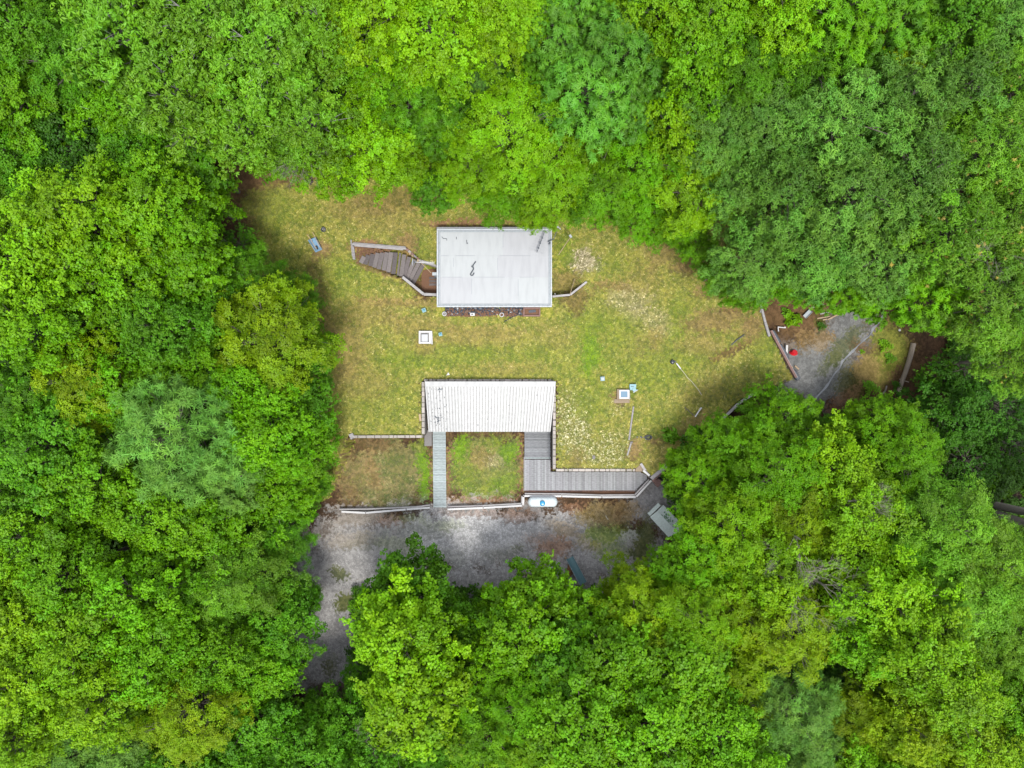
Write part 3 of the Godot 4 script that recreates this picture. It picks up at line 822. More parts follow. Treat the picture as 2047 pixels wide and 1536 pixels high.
# [px, py, radius in px, height of the crown's middle above its ground, kind, tone]
const TREES := [
	[60, 55, 95, 13, "broad", "mid"], [150, 130, 105, 12, "beech", "mid"], [50, 200, 95, 12, "broad", "bright"], [255, 60, 120, 15, "hickory", "pale"], [400, 60, 115, 16, "hickory", "pale"], [370, 190, 120, 15, "hickory", "pale"], [525, 120, 115, 16, "hickory", "pale"], [250, 210, 95, 12, "hickory", "bright"], [480, 240, 96, 14, "hickory", "pale"], [600, 240, 95, 14, "hickory", "pale"], [640, 60, 95, 14, "hickory", "pale"],
	[60, 320, 90, 10, "broad", "mid"], [170, 300, 100, 10, "broad", "deep"], [290, 300, 90, 11, "broad", "mid"], [385, 318, 78, 10, "maple", "mid"], [562, 306, 64, 9, "hickory", "bright"],
	[750, 50, 105, 14, "broad", "lime"], [760, 150, 70, 12, "broad", "bright"], [880, 80, 110, 14, "broad", "lime"], [820, 195, 85, 10, "magnolia", "mid"], [990, 60, 80, 14, "broad", "lime"], [960, 170, 55, 8, "pine", "blue"], [890, 250, 70, 9, "magnolia", "mid"], [740, 290, 95, 10, "broad", "lime"], [662, 320, 68, 9, "broad", "lime"], [800, 320, 60, 8, "broad", "lime"], [868, 380, 46, 6, "magnolia", "mid"],
	[1035, 260, 110, 11, "beech", "lime"], [950, 330, 80, 9, "beech", "lime"], [1110, 340, 100, 9, "beech", "lime"], [1000, 378, 68, 7, "beech", "bright"], [1190, 370, 85, 9, "beech", "bright"], [1088, 402, 62, 6, "beech", "lime"],
	[1115, 70, 80, 13, "magnolia", "star"], [1235, 100, 90, 14, "magnolia", "star"], [1170, 190, 95, 13, "magnolia", "star"], [1060, 170, 60, 10, "magnolia", "mid"], [1270, 215, 70, 11, "magnolia", "star"], [1040, 30, 60, 15, "broad", "lime"],
	[1310, 45, 90, 14, "broad", "lime"], [1410, 60, 95, 15, "broad", "bright"], [1490, 130, 85, 13, "oak", "mid"], [1400, 160, 80, 12, "broad", "bright"], [1340, 270, 85, 10, "broad", "lime"], [1430, 270, 90, 11, "oak", "grey"], [1290, 330, 85, 9, "beech", "bright"], [1385, 380, 95, 9, "beech", "lime"], [1275, 430, 56, 6, "beech", "bright"], [1470, 370, 80, 10, "oak", "grey"], [1340, 448, 52, 6, "beech", "bright"], [1392, 492, 40, 5, "beech", "bright"], [1436, 545, 40, 5, "beech", "bright"], [1465, 585, 30, 4, "beech", "bright"],
	[1560, 40, 85, 15, "broad", "lime"], [1665, 40, 95, 15, "magnolia", "bright"], [1770, 50, 90, 14, "magnolia", "mid"], [1620, 140, 95, 13, "oak", "mid"], [1770, 130, 85, 12, "broad", "olive"], [1880, 60, 95, 14, "broad", "mid"], [1990, 60, 90, 14, "oak", "grey"],
	[1540, 250, 100, 12, "oak", "grey"], [1660, 250, 115, 14, "oak", "grey"], [1780, 220, 110, 14, "oak", "grey"], [1900, 190, 105, 15, "oak", "grey"], [2010, 180, 90, 15, "oak", "pale"], [1560, 390, 110, 12, "oak", "grey"], [1690, 390, 115, 14, "oak", "grey"], [1820, 350, 110, 15, "oak", "grey"], [1950, 310, 110, 15, "oak", "pale"], [1630, 490, 105, 11, "oak", "grey"], [1760, 500, 100, 12, "oak", "grey"], [1890, 470, 110, 14, "oak", "pale"], [2010, 440, 90, 14, "oak", "pale"], [1500, 520, 80, 9, "oak", "grey"], [1570, 555, 60, 7, "beech", "bright"], [1500, 580, 40, 5, "beech", "bright"],
	[1980, 600, 110, 13, "oak", "pale"], [1860, 590, 80, 10, "magnolia", "bright"], [1760, 575, 66, 8, "magnolia", "bright"], [1680, 570, 60, 8, "magnolia", "bright"], [2030, 720, 70, 12, "oak", "pale"],
	[1925, 735, 60, 4, "shrub", "deep"], [1985, 810, 85, 4, "shrub", "deep"], [1890, 830, 80, 4, "broad", "deep"], [2020, 890, 70, 4, "shrub", "deep"], [1930, 920, 70, 4, "shrub", "deep"], [1880, 760, 50, 3, "shrub", "mid"],
	[1555, 848, 82, 6, "beech", "bright"], [1655, 880, 56, 5, "beech", "mid"], [1458, 896, 76, 7, "beech", "bright"], [1400, 960, 75, 7, "beech", "bright"], [1540, 940, 100, 10, "beech", "bright"], [1650, 940, 90, 10, "broad", "lime"], [1765, 862, 78, 7, "beech", "bright"], [1800, 910, 80, 9, "beech", "bright"], [1700, 1010, 95, 12, "broad", "lime"], [1580, 1040, 80, 11, "locust", "olive"], [1470, 1050, 100, 10, "beech", "lime"], [1400, 1130, 85, 9, "beech", "bright"], [1530, 1140, 95, 11, "broad", "lime"], [1690, 1110, 80, 11, "broad", "lime"],
	[1830, 1010, 60, 7, "pine", "blue"], [1890, 1050, 95, 12, "locust", "pale"], [1970, 1120, 95, 12, "locust", "pale"], [1840, 1120, 80, 11, "locust", "mid"], [1900, 1210, 105, 12, "locust", "pale"], [2020, 1220, 90, 12, "locust", "pale"],
	[1760, 1190, 105, 13, "broad", "lime"], [1830, 1290, 110, 14, "broad", "lime"], [1900, 1370, 95, 14, "broad", "lime"], [1720, 1270, 80, 12, "broad", "bright"], [1570, 1250, 100, 11, "beech", "olive"], [1480, 1210, 85, 10, "beech", "olive"], [1640, 1310, 55, 6, "locust", "deep"], [1570, 1400, 100, 10, "pine", "blue"], [1620, 1470, 70, 9, "pine", "blue"], [1720, 1430, 75, 10, "locust", "olive"], [1800, 1440, 80, 12, "broad", "olive"], [1930, 1470, 90, 12, "broad", "olive"], [2020, 1400, 80, 12, "broad", "bright"], [1740, 1520, 70, 10, "broad", "bright"], [1850, 1525, 70, 11, "beech", "olive"], [2010, 1520, 80, 11, "broad", "mid"], [2030, 1310, 70, 12, "locust", "pale"],
	[1262, 1192, 76, 6, "beech", "olive"], [1352, 1142, 66, 7, "beech", "bright"], [1078, 1200, 78, 7, "maple", "bright"], [1000, 1232, 54, 6, "maple", "bright"], [1040, 1260, 90, 10, "maple", "bright"], [1172, 1238, 66, 8, "maple", "bright"], [1280, 1230, 85, 10, "beech", "olive"], [1380, 1230, 90, 11, "beech", "lime"], [1240, 1320, 95, 12, "maple", "bright"], [1360, 1340, 105, 12, "maple", "bright"], [1130, 1330, 85, 11, "maple", "mid"], [1160, 1430, 105, 13, "maple", "bright"], [1290, 1440, 105, 13, "maple", "bright"], [1410, 1460, 100, 12, "broad", "bright"], [1050, 1400, 80, 11, "beech", "bright"], [1060, 1500, 80, 11, "beech", "lime"], [1470, 1370, 80, 10, "beech", "olive"], [1480, 1530, 80, 12, "broad", "bright"], [1220, 1530, 80, 13, "maple", "bright"], [1340, 1535, 80, 13, "maple", "bright"],
	[815, 1196, 92, 7, "maple", "mid"], [892, 1222, 50, 5, "maple", "mid"], [810, 1265, 105, 12, "maple", "lime"], [830, 1390, 105, 13, "maple", "lime"], [950, 1270, 65, 7, "broad", "mid"], [960, 1350, 80, 9, "beech", "bright"], [720, 1350, 36, 4, "broad", "mid"], [700, 1440, 70, 8, "broad", "mid"], [640, 1440, 50, 7, "broad", "mid"], [720, 1510, 80, 9, "broad", "mid"], [960, 1460, 90, 11, "beech", "bright"], [870, 1500, 70, 8, "beech", "mid"], [600, 1510, 85, 9, "broad", "mid"],
	[570, 1070, 60, 6, "locust", "mid"], [510, 1150, 85, 8, "locust", "pale"], [600, 1195, 44, 5, "locust", "mid"], [560, 1260, 78, 8, "broad", "mid"], [440, 1180, 80, 10, "locust", "pale"], [520, 1330, 80, 9, "broad", "bright"], [440, 1310, 85, 11, "broad", "bright"], [390, 1420, 100, 12, "beech", "olive"], [510, 1430, 80, 9, "maple", "mid"], [280, 1190, 105, 13, "broad", "bright"], [150, 1140, 105, 13, "broad", "bright"], [60, 1220, 100, 13, "broad", "lime"], [180, 1270, 105, 14, "broad", "lime"], [70, 1350, 105, 14, "broad", "lime"], [310, 1300, 100, 13, "broad", "bright"], [210, 1390, 95, 14, "broad", "lime"], [50, 1460, 85, 14, "broad", "lime"], [130, 1520, 70, 9, "locust", "blue"], [260, 1500, 75, 9, "locust", "blue"], [480, 1520, 80, 9, "broad", "mid"], [340, 1525, 70, 9, "broad", "mid"],
	[370, 870, 135, 11, "pine", "blue"], [450, 950, 90, 9, "pine", "blue"], [175, 760, 100, 11, "beech", "olive"], [545, 675, 115, 9, "beech", "olive"], [90, 640, 115, 13, "broad", "bright"], [60, 510, 120, 14, "broad", "lime"], [190, 450, 120, 14, "broad", "lime"], [320, 420, 105, 13, "broad", "bright"], [398, 396, 72, 8, "broad", "bright"], [240, 560, 105, 12, "broad", "bright"], [370, 530, 85, 11, "maple", "bright"], [330, 650, 95, 11, "broad", "mid"], [430, 610, 70, 8, "broad", "mid"], [100, 890, 110, 12, "broad", "mid"], [50, 790, 80, 12, "beech", "mid"], [40, 970, 85, 12, "broad", "mid"], [200, 960, 105, 12, "broad", "bright"], [310, 1020, 95, 12, "broad", "bright"], [90, 1060, 100, 12, "broad", "bright"], [410, 1050, 85, 10, "broad", "bright"], [540, 860, 95, 9, "broad", "bright"], [610, 800, 60, 6, "broad", "mid"], [600, 900, 70, 7, "broad", "bright"], [560, 980, 75, 7, "broad", "bright"], [620, 970, 44, 4, "locust", "mid"], [250, 780, 80, 10, "broad", "bright"], [330, 760, 70, 9, "broad", "bright"], [505, 560, 70, 6, "locust", "mid"], [580, 600, 56, 5, "locust", "mid"], [630, 690, 44, 4, "broad", "bright"], [480, 490, 40, 4, "shrub", "mid"], [620, 850, 50, 4, "broad", "bright"], [500, 770, 80, 8, "broad", "bright"], [420, 720, 70, 9, "broad", "bright"], [610, 740, 50, 5, "broad", "mid"], [590, 1010, 44, 4, "broad", "mid"],
]

const LANDMARKS := [
	["near the upturned wheelbarrow", 520, 430], ["behind the timber steps", 690, 330], ["behind the white flat roof", 950, 360], ["behind the roof antennas", 1170, 380], ["above the pale lawn patch", 1330, 400], ["over the yard's planks", 1650, 570], ["above the fallen log", 1850, 640], ["below the fallen log", 1890, 860],
	["by the torn fabric edge", 1660, 860], ["by the white pipe", 1470, 890], ["by the grey-green shed", 1410, 1060], ["across from the propane tank", 1060, 1190], ["beyond the teal cover", 1250, 1210], ["across from the plank walkway", 850, 1190], ["by the drive's narrow end", 590, 1260], ["by the court's low wall", 600, 970], ["by the open lawn's side", 590, 750],
]
const GAP := [[650, 480], [760, 520], [900, 540], [1180, 520], [1400, 600], [1560, 700], [1640, 700], [1760, 720], [760, 700], [760, 950], [1000, 760], [1250, 830], [1400, 760], [760, 1080], [960, 1080], [1180, 1060], [650, 1200], [650, 1320], [1330, 990]]

const SHORT := {"broad": "broadleaf tree", "maple": "maple-like tree", "magnolia": "magnolia", "oak": "oak", "hickory": "long-leaved tree", "beech": "beech-like tree", "locust": "feathery tree", "pine": "pine", "shrub": "shrub"}
var said_of := {}
func squeeze(s: String) -> String:
	return " ".join(s.split(" ", false)).replace("a olive", "an olive")

func tree(px: float, py: float, r: float, tall: float, kind: String, tone: String, filler := false) -> void:
	var d: Array = KINDS[kind]
	var lean := tall * 0.0
	var p := at(px, py, tall + 2.0)
	var g := height(p.x, p.z)
	p = at(px, py, tall + g)
	g = height(p.x, p.z)
	var R := r / F * (H - tall - g)
	var s := R / CR * 0.95
	var near := 1e9
	var mark := ""
	for l in LANDMARKS:
		var q := Vector2(l[1] - px, l[2] - py).length()
		if q < near:
			near = q
			mark = l[0]
	var edge := 1e9
	for q in GAP: edge = minf(edge, Vector2(q[0] - px, q[1] - py).length())
	var row := "at the wood's edge" if edge < 210 else "one row into the wood" if edge < 340 else "deep in the wood"
	var size := "large" if r > 100 else "small" if r < 66 else ""
	var label := squeeze("%s %s %s %s, %s" % [size, TONES[tone][1], d[6], row, mark])
	if label.split(" ").size() > 16: label = squeeze("%s %s %s, %s" % [TONES[tone][1], d[6], row, mark])
	if label.split(" ").size() > 16: label = squeeze("%s %s, %s" % [TONES[tone][1], d[6], mark])
	if said_of.has(label):
		var others := []
		for t in TREES:
			var q := Vector2(t[0] - px, t[1] - py).length()
			if q > 1.0 and (t[4] != kind or t[5] != tone): others.append([q, "%s %s" % [TONES[t[5]][1], SHORT[t[4]]]])
		others.sort()
		for n in mini(10, others.size()):
			var tried := squeeze("%s %s %s beside a %s, %s" % [size, TONES[tone][1], SHORT[kind], others[n][1], mark])
			if tried.split(" ").size() > 16: tried = squeeze("%s %s beside a %s, %s" % [TONES[tone][1], SHORT[kind], others[n][1], mark])
			if tried.split(" ").size() <= 16 and not said_of.has(tried):
				label = tried
				break
	said_of[label] = true
	var o := thing(d[7], label, "shrub" if kind == "shrub" else "tree", Vector3(p.x, g, p.z), "trees of the wood around the clearing")
	var v: Array = crowns[kind][rng.randi() % crowns[kind].size()]
	var xf := Transform3D(Basis(Vector3.UP, rng.randf() * TAU).scaled(Vector3(s, s * rng.randf_range(0.92, 1.15), s)), Vector3(p.x, g + tall, p.z))
	put(o, "crown", v[0], xf, leaf_mat(tone, rng.randi() % 3))
	if kind == "oak" and tone == "pale" or [px, py] in [[505, 560], [1660, 250], [1820, 350]]:
		put(o, "young_shoot", shoots[0], xf, M.shoot)
	if [px, py] in [[760, 150], [990, 60], [1400, 160], [1340, 270]]:
		put(o, "blossom", shoots[1], xf, M.blossom)
	put(o, "bough", v[1], xf, M.bark if kind != "hickory" else M.pale_bark)
	var foot: float = g + tall - CR * d[4] * s * 0.9
	if foot > g + 0.3:
		put(o, "trunk", trunk_mesh, Transform3D(Basis(Vector3.UP, rng.randf() * TAU).scaled(Vector3(s * 0.9, foot - g + 0.8, s * 0.9)), Vector3(p.x, g - 0.3, p.z)), M.bark)

# a leafless grey tree: forks of ever thinner twigs
func twig_fork(st: SurfaceTool, r: RandomNumberGenerator, root: Vector3, dir: Vector3, length: float, rad: float, depth: int) -> void:
	var mid := root + dir * length * 0.5 + Vector3(r.randf_range(-0.1, 0.1), 0.05, r.randf_range(-0.1, 0.1)) * length
	var tip := root + dir * length
	st.append_from(tube_mesh([root, mid, tip], [rad, rad * 0.8, rad * 0.6], 5 if depth > 2 else 4), 0, Transform3D())
	if depth == 0: return
	for i in 3 if depth > 1 else 4:
		var d := (dir + Vector3(r.randfn(), r.randfn() * 0.5 + 0.15, r.randfn()) * 0.42).normalized()
		twig_fork(st, r, mid.lerp(tip, 0.3 + 0.7 * i / 3.0), d, length * r.randf_range(0.55, 0.8), rad * 0.58, depth - 1)

func dead_tree(label: String, px: float, py: float, tall: float, lean: Vector3, size: float, seed_: int) -> void:
	var r := RandomNumberGenerator.new()
	r.seed = seed_
	var c := at(px, py, tall)
	var g := height(c.x, c.z)
	var o := thing("dead_tree", label, "tree", Vector3(c.x, g, c.z), "leafless trees in the wood")
	put(o, "trunk", trunk_mesh, Transform3D(Basis().scaled(Vector3(0.5, tall - g + 0.4, 0.5)), Vector3(c.x, g - 0.3, c.z)), M.grey_bark)
	for i in 4:
		var st := SurfaceTool.new()
		st.begin(Mesh.PRIMITIVE_TRIANGLES)
		var d := (lean + Vector3(r.randfn() * 0.5, 0.25, r.randfn() * 0.5)).normalized()
		twig_fork(st, r, Vector3.ZERO, d, size * r.randf_range(0.8, 1.2), 0.034, 4)
		put(o, "branch", st.commit(), Transform3D(Basis(), Vector3(c.x, tall - 0.2 * i, c.z)), M.grey_bark)

func undergrowth() -> void:
	# saplings and leafy plants on the floor of the wood and at the yard's edges
	rng.seed = 400
	var sets := []
	for k in ["broad", "long", "feather"]:
		var v := PackedVector3Array()
		var n := PackedVector3Array()
		var c := PackedColorArray()
		for i in 14:
			var s := spray(k, rng)
			var a := rng.randf() * TAU
			var d := rng.randf_range(0.0, 0.55)
			v.append_array(Transform3D(Basis(Vector3.UP, a), Vector3(cos(a) * d, rng.randf_range(0.25, 0.75) - d * 0.3, sin(a) * d)) * s[0])
			n.append_array(Transform3D(Basis(Vector3.UP, a), Vector3.ZERO) * s[1])
			var f := PackedColorArray()
			f.resize(s[0].size())
			f.fill(Color(1, 1, 1) * rng.randf_range(0.7, 1.0))
			c.append_array(f)
		sets.append(leaf_mesh(v, n, c))
	var names := ["ground_cover", "ferny_ground_cover", "seedling_cover"]
	var said := ["dark leafy ground cover on the floor of the wood", "dark long-leaved ground cover between the trunks of the wood", "dark feathery seedlings on the floor of the wood"]
	for k in 3:
		var spots := []
		while spots.size() < 3600:
			var x := rng.randf_range(-56, 56)
			var z := rng.randf_range(-43, 43)
			var q := Vector2(x * 19.8 + 1023.5, z * 19.8 + 768)
			var open := false
			for b in [[455, 330, 1560, 830], [640, 820, 1330, 1030], [590, 1000, 1330, 1180], [585, 1150, 710, 1400], [1330, 560, 1600, 860], [1500, 560, 1900, 830]]:
				if q.x > b[0] and q.x < b[2] and q.y > b[1] and q.y < b[3]: open = true
			if open: continue
			spots.append([Transform3D(Basis(Vector3.UP, rng.randf() * TAU).scaled(Vector3.ONE * rng.randf_range(0.7, 1.7)), Vector3(x, height(x, z), z)), Color(1, 1, 1) * rng.randf_range(0.7, 1.0)])
		scatter(names[k], said[k], "ground cover", sets[k], leaf_mat("deep" if k != 1 else "mid", 0), spots)
	var spots := [[1578, 638, 30, "bright", 1, "bright young leafy plant in front of the yard wall"], [1566, 622, 12, "mid", 0, "small leafy plant behind the bright one at the yard wall"], [1632, 622, 12, "bright", 2, "small starry plant beside the metal trough"], [1638, 652, 14, "deep", 0, "dark leafy plant in the middle of the yard"], [1770, 690, 22, "bright", 0, "bright leafy sapling on the slope below the fabric edge"], [1785, 715, 18, "mid", 0, "leafy sapling between fabric edge and fallen log"], [1722, 703, 8, "bright", 0, "tiny bright plant against the torn fabric edge"], [1745, 775, 26, "mid", 0, "leafy sapling at the foot of the slope"], [1800, 770, 16, "deep", 0, "dark low plant beside the fallen log"], [500, 485, 22, "mid", 2, "feathery young plant at the lawn's leafy corner"], [510, 520, 20, "mid", 2, "feathery sapling beside the bluish trees at the lawn"], [700, 1215, 16, "deep", 0, "dark low plant beside the drive's mossy patch"], [625, 1190, 14, "deep", 2, "dark feathery plant at the drive's bend"]]
	for s in spots:
		var y := 2.0 if s[0] < 1500 and s[1] < 1000 else 1.2
		var p := at(s[0], s[1], y)
		p.y = height(p.x, p.z)
		var o := thing("young_plant", s[5], "plant", p, "young plants round the clearing")
		var k: float = s[2] / F * 70.0 / 1.0
		for i in 3:
			put(o, "leaf_tuft", sets[s[4]], Transform3D(Basis(Vector3.UP, i * 2.1).scaled(Vector3.ONE * k * [0.75, 0.6, 0.6][i]), p + Vector3(cos(i * 2.1), 0, sin(i * 2.1)) * k * 0.33), leaf_mat(s[3], i))
		tube(o, "stem", [p - Vector3.UP * 0.05, p + Vector3.UP * 0.3 * k], 0.03, M.bark, 5)

func forest() -> void:
	rng.seed = 77
	dead_tree("leafless grey tree poking through the wood beyond the grey-green shed", 1592, 1075, 13.5, Vector3(0.2, 0.1, 0.9), 1.7, 3)
	dead_tree("bare grey branches spreading over the bright trees by the dead tree", 1690, 1000, 13.9, Vector3(0.95, 0.1, 0.1), 1.7, 4)
	dead_tree("second leafless grey tree below the larger one beyond the shed", 1572, 1150, 13.4, Vector3(0.5, 0.1, 0.8), 2.0, 5)
	dead_tree("small leafless grey tree at the edge of the olive crown", 1645, 1170, 13.4, Vector3(0.6, 0.0, 0.8), 1.8, 6)
	dead_tree("bare grey twigs beside the long-leaved trees with pale foliage", 395, 215, 16.5, Vector3(0.2, 0.1, 0.9), 1.8, 7)
	dead_tree("bare forked twigs above the steps' wood edge", 610, 270, 15.0, Vector3(-0.1, 0.1, 1.0), 1.7, 8)
	dead_tree("bare grey twigs between the magnolia and the olive trees", 1175, 265, 9.5, Vector3(0.3, 0.1, 0.6), 2.0, 9)
	dead_tree("bare forked branch in a gap of the oaks above the yard", 1985, 480, 15.5, Vector3(-0.7, 0.1, 0.5), 2.2, 10)
	dead_tree("bare crooked branch among the magnolias", 1835, 75, 15.0, Vector3(0.8, 0.1, 0.5), 1.8, 11)
	dead_tree("low bare twigs at the bottom of the wood by the beech trees", 720, 1530, 9.0, Vector3(0.2, 0.1, -0.4), 2.2, 12)
	# two tall trees whose trunks show beside the dark undergrowth; their crowns stand beyond
	for i in 2:
		var b := at([1972, 1976][i], [1022, 1008][i], 0.0)
		var t := at([2330, 2340][i], [1130, 1085][i], 17.0)
		var o := thing("leaning_tree", "tall grey trunk rising beside the dark undergrowth, one of a pair", "tree", b, "pair of tall trunks by the dark undergrowth")
		put(o, "trunk", tube_mesh([Vector3(0, -0.3, 0), (t - b) * 0.3, (t - b) * 0.7, t - b], [0.42, 0.36, 0.3, 0.2], 11), Transform3D(Basis(), b), M.grey_bark)
		put(o, "crown", crowns.locust[i][0], Transform3D(Basis(), t), leaf_mat("grey", 1))
	undergrowth()
	for t in TREES: tree(t[0], t[1], t[2], t[3], t[4], t[5])
	# trees just outside the frame that the edges need
	var list := []
	for i in range(-60, 2160, 150):
		list.append([i + rng.randf_range(-30, 30), -50 + rng.randf_range(-15, 15)])
		list.append([i + rng.randf_range(-30, 30), 1590 + rng.randf_range(-15, 15)])
	for i in range(80, 1500, 150):
		list.append([-50 + rng.randf_range(-15, 15), i + rng.randf_range(-30, 30)])
		if absf(i - 880) > 220: list.append([2100 + rng.randf_range(-15, 15), i + rng.randf_range(-30, 30)])
	for q in list:
		var near := 1e9
		var k: Array = TREES[0]
		for t in TREES:
			var e := Vector2(t[0] - q[0], t[1] - q[1]).length()
			if e < near:
				near = e
				k = t
		tree(q[0], q[1], 95, k[3], k[4], k[5])

# ------------------------------------------------------------------ materials
func tones(called: String, c: Array, spread: float, n: int, rough: float, tex: Texture2D, scale := 1.0) -> Array:
	var r := RandomNumberGenerator.new()
	r.seed = called.hash()
	var out := []
	for i in n:
		var k := 1.0 + spread * (2.0 * i / (n - 1.0) - 1.0)
		out.append(mat("%s_%d" % [called, i], lin(c[0] * k, c[1] * k * r.randf_range(0.98, 1.02), c[2] * k), rough, 0.0, tex, scale))
	M[called] = out
	return out

func materials() -> void:
	var blotch := ImageTexture.create_from_image(noise_image(512, 0.012, 4, 0.90, 1.06, 31))
	var grain_x := ImageTexture.create_from_image(noise_image(256, 0.05, 3, 0.80, 1.12, 32, 8.0))
	var streak_image := noise_image(512, 0.03, 4, 0.95, 1.03, 35, 5.0)
	var streak := ImageTexture.create_from_image(streak_image)
	var rough := ImageTexture.create_from_image(noise_image(256, 0.12, 3, 0.5, 1.25, 33))
	var gz := grain_x.get_image()
	gz.rotate_90(CLOCKWISE)
	var grain_z := ImageTexture.create_from_image(gz)
	mat("bark", lin(0.13, 0.11, 0.095), 0.9, 0.0, rough, 1.5)
	mat("pale_bark", lin(0.30, 0.29, 0.29), 0.9, 0.0, rough, 1.5)
	mat("grey_bark", lin(0.24, 0.22, 0.19), 0.9, 0.0, rough, 1.5)
	mat("log_bark", lin(0.30, 0.25, 0.20), 0.9, 0.0, rough, 1.2)
	tones("membrane", [0.285, 0.296, 0.318], 0.025, 4, 0.55, streak, 0.11)
	mat("roof_edge", lin(0.33, 0.355, 0.385), 0.4, 0.0, blotch, 0.5)
	mat("roof_grey", lin(0.225, 0.25, 0.275), 0.5, 0.0, blotch, 0.5)
	mat("seam", lin(0.21, 0.225, 0.25), 0.6)
	mat("house_wall", lin(0.24, 0.22, 0.20), 0.9, 0.0, rough, 0.8)
	tones("rib_metal", [0.278, 0.285, 0.300], 0.03, 4, 0.45, blotch, 0.3)
	mat("flashing", lin(0.272, 0.279, 0.294), 0.5, 0.0, blotch, 0.3)
	tones("block", [0.36, 0.33, 0.31], 0.20, 5, 0.95, rough, 1.0)
	mat("core_grey", lin(0.27, 0.25, 0.235), 0.95, 0.0, rough, 1.0)
	mat("tan_concrete", lin(0.27, 0.21, 0.15), 0.95, 0.0, rough, 0.7)
	tones("walk_board", [0.275, 0.315, 0.335], 0.10, 5, 0.8, grain_x, 1.2)
	tones("deck_cross", [0.175, 0.185, 0.202], 0.16, 6, 0.8, grain_x, 1.2)
	tones("deck_board", [0.225, 0.230, 0.250], 0.16, 7, 0.8, grain_z, 1.2)
	tones("stair_board", [0.110, 0.096, 0.098], 0.28, 5, 0.85, grain_z, 1.5)
	tones("grey_timber", [0.26, 0.25, 0.26], 0.15, 4, 0.85, grain_x, 1.0)
	mat("white_board", lin(0.56, 0.56, 0.58), 0.7, 0.0, rough, 1.2)
	mat("old_timber", lin(0.25, 0.24, 0.245), 0.9, 0.0, grain_x, 1.0)
	mat("red_timber", lin(0.17, 0.10, 0.09), 0.85, 0.0, grain_z, 1.0)
	mat("tank_white", lin(0.46, 0.52, 0.56), 0.35, 0.0, blotch, 0.7)
	mat("tank_blue", lin(0.012, 0.19, 0.37), 0.3)
	mat("steel", lin(0.30, 0.31, 0.33), 0.45, 0.6)
	mat("dark_steel", lin(0.06, 0.07, 0.085), 0.5, 0.3)
	mat("shed_metal", lin(0.40, 0.46, 0.44), 0.5, 0.0, blotch, 0.7)
	mat("shed_wall", lin(0.15, 0.16, 0.15), 0.7, 0.0, blotch, 0.7)
	mat("moss_film", lin(0.12, 0.22, 0.13), 0.9, 0.0, rough, 1.5)
	mat("teal_metal", lin(0.060, 0.125, 0.145), 0.45, 0.0, blotch, 0.7)
	mat("firewood", lin(0.20, 0.10, 0.045), 0.9, 0.0, rough, 2.0)
	mat("red_plastic", lin(0.40, 0.008, 0.014), 0.4)
	mat("barrow_blue", lin(0.15, 0.26, 0.38), 0.45, 0.0, blotch, 0.9)
	mat("handle_wood", lin(0.36, 0.26, 0.17), 0.8)
	mat("black_plastic", lin(0.016, 0.020, 0.030), 0.3)
	mat("black_sheet", lin(0.055, 0.065, 0.09), 0.35, 0.0, rough, 1.2)
	mat("rubber", lin(0.02, 0.02, 0.02), 0.8)
	mat("pale_plastic", lin(0.27, 0.30, 0.33), 0.5)
	mat("white_plastic", lin(0.40, 0.40, 0.42), 0.5)
	mat("teal_plastic", lin(0.15, 0.27, 0.31), 0.5)
	mat("blue_lens", lin(0.05, 0.20, 0.28), 0.3)
	mat("inner_grey", lin(0.20, 0.20, 0.20), 0.8)
	mat("skylight_blue", lin(0.11, 0.18, 0.25), 0.08)
	mat("skylight_dome", lin(0.33, 0.34, 0.36), 0.2)
	mat("leaf_mulch", lin(0.165, 0.085, 0.050), 0.95, 0.0, rough, 2.0)
	mat("fabric_edge", lin(0.24, 0.255, 0.28), 0.6, 0.0, rough, 0.9)
	mat("stone", lin(0.20, 0.19, 0.19), 0.9, 0.0, rough, 1.5)
	mat("cable", lin(0.34, 0.32, 0.25), 0.7)
	mat("orange_wood", lin(0.27, 0.20, 0.13), 0.8)
	mat("shoot", lin(0.34, 0.24, 0.03), 0.6).vertex_color_use_as_albedo = true
	mat("blossom", lin(0.42, 0.38, 0.16), 0.6).vertex_color_use_as_albedo = true
	mat("paper", lin(0.55, 0.55, 0.55), 0.8)

# ------------------------------------------------------------------ built things
func things() -> void:
	rng.seed = 300
	flat_building()
	porch_roof()
	block_walls()
	decks()
	low_walls()
	stairwell()
	east_well()
	tank()
	shed()
	firewood()
	lawn_objects()
	yard()

func line(a: Vector3, b: Vector3, called: String, parent: Node3D, cuts: Array, w: float, h: float, mats: Array) -> void:
	for i in cuts.size() - 1:
		bar(parent, called, a.lerp(b, cuts[i]), a.lerp(b, cuts[i + 1]), w, h, mats[rng.randi() % mats.size()], 0.015)

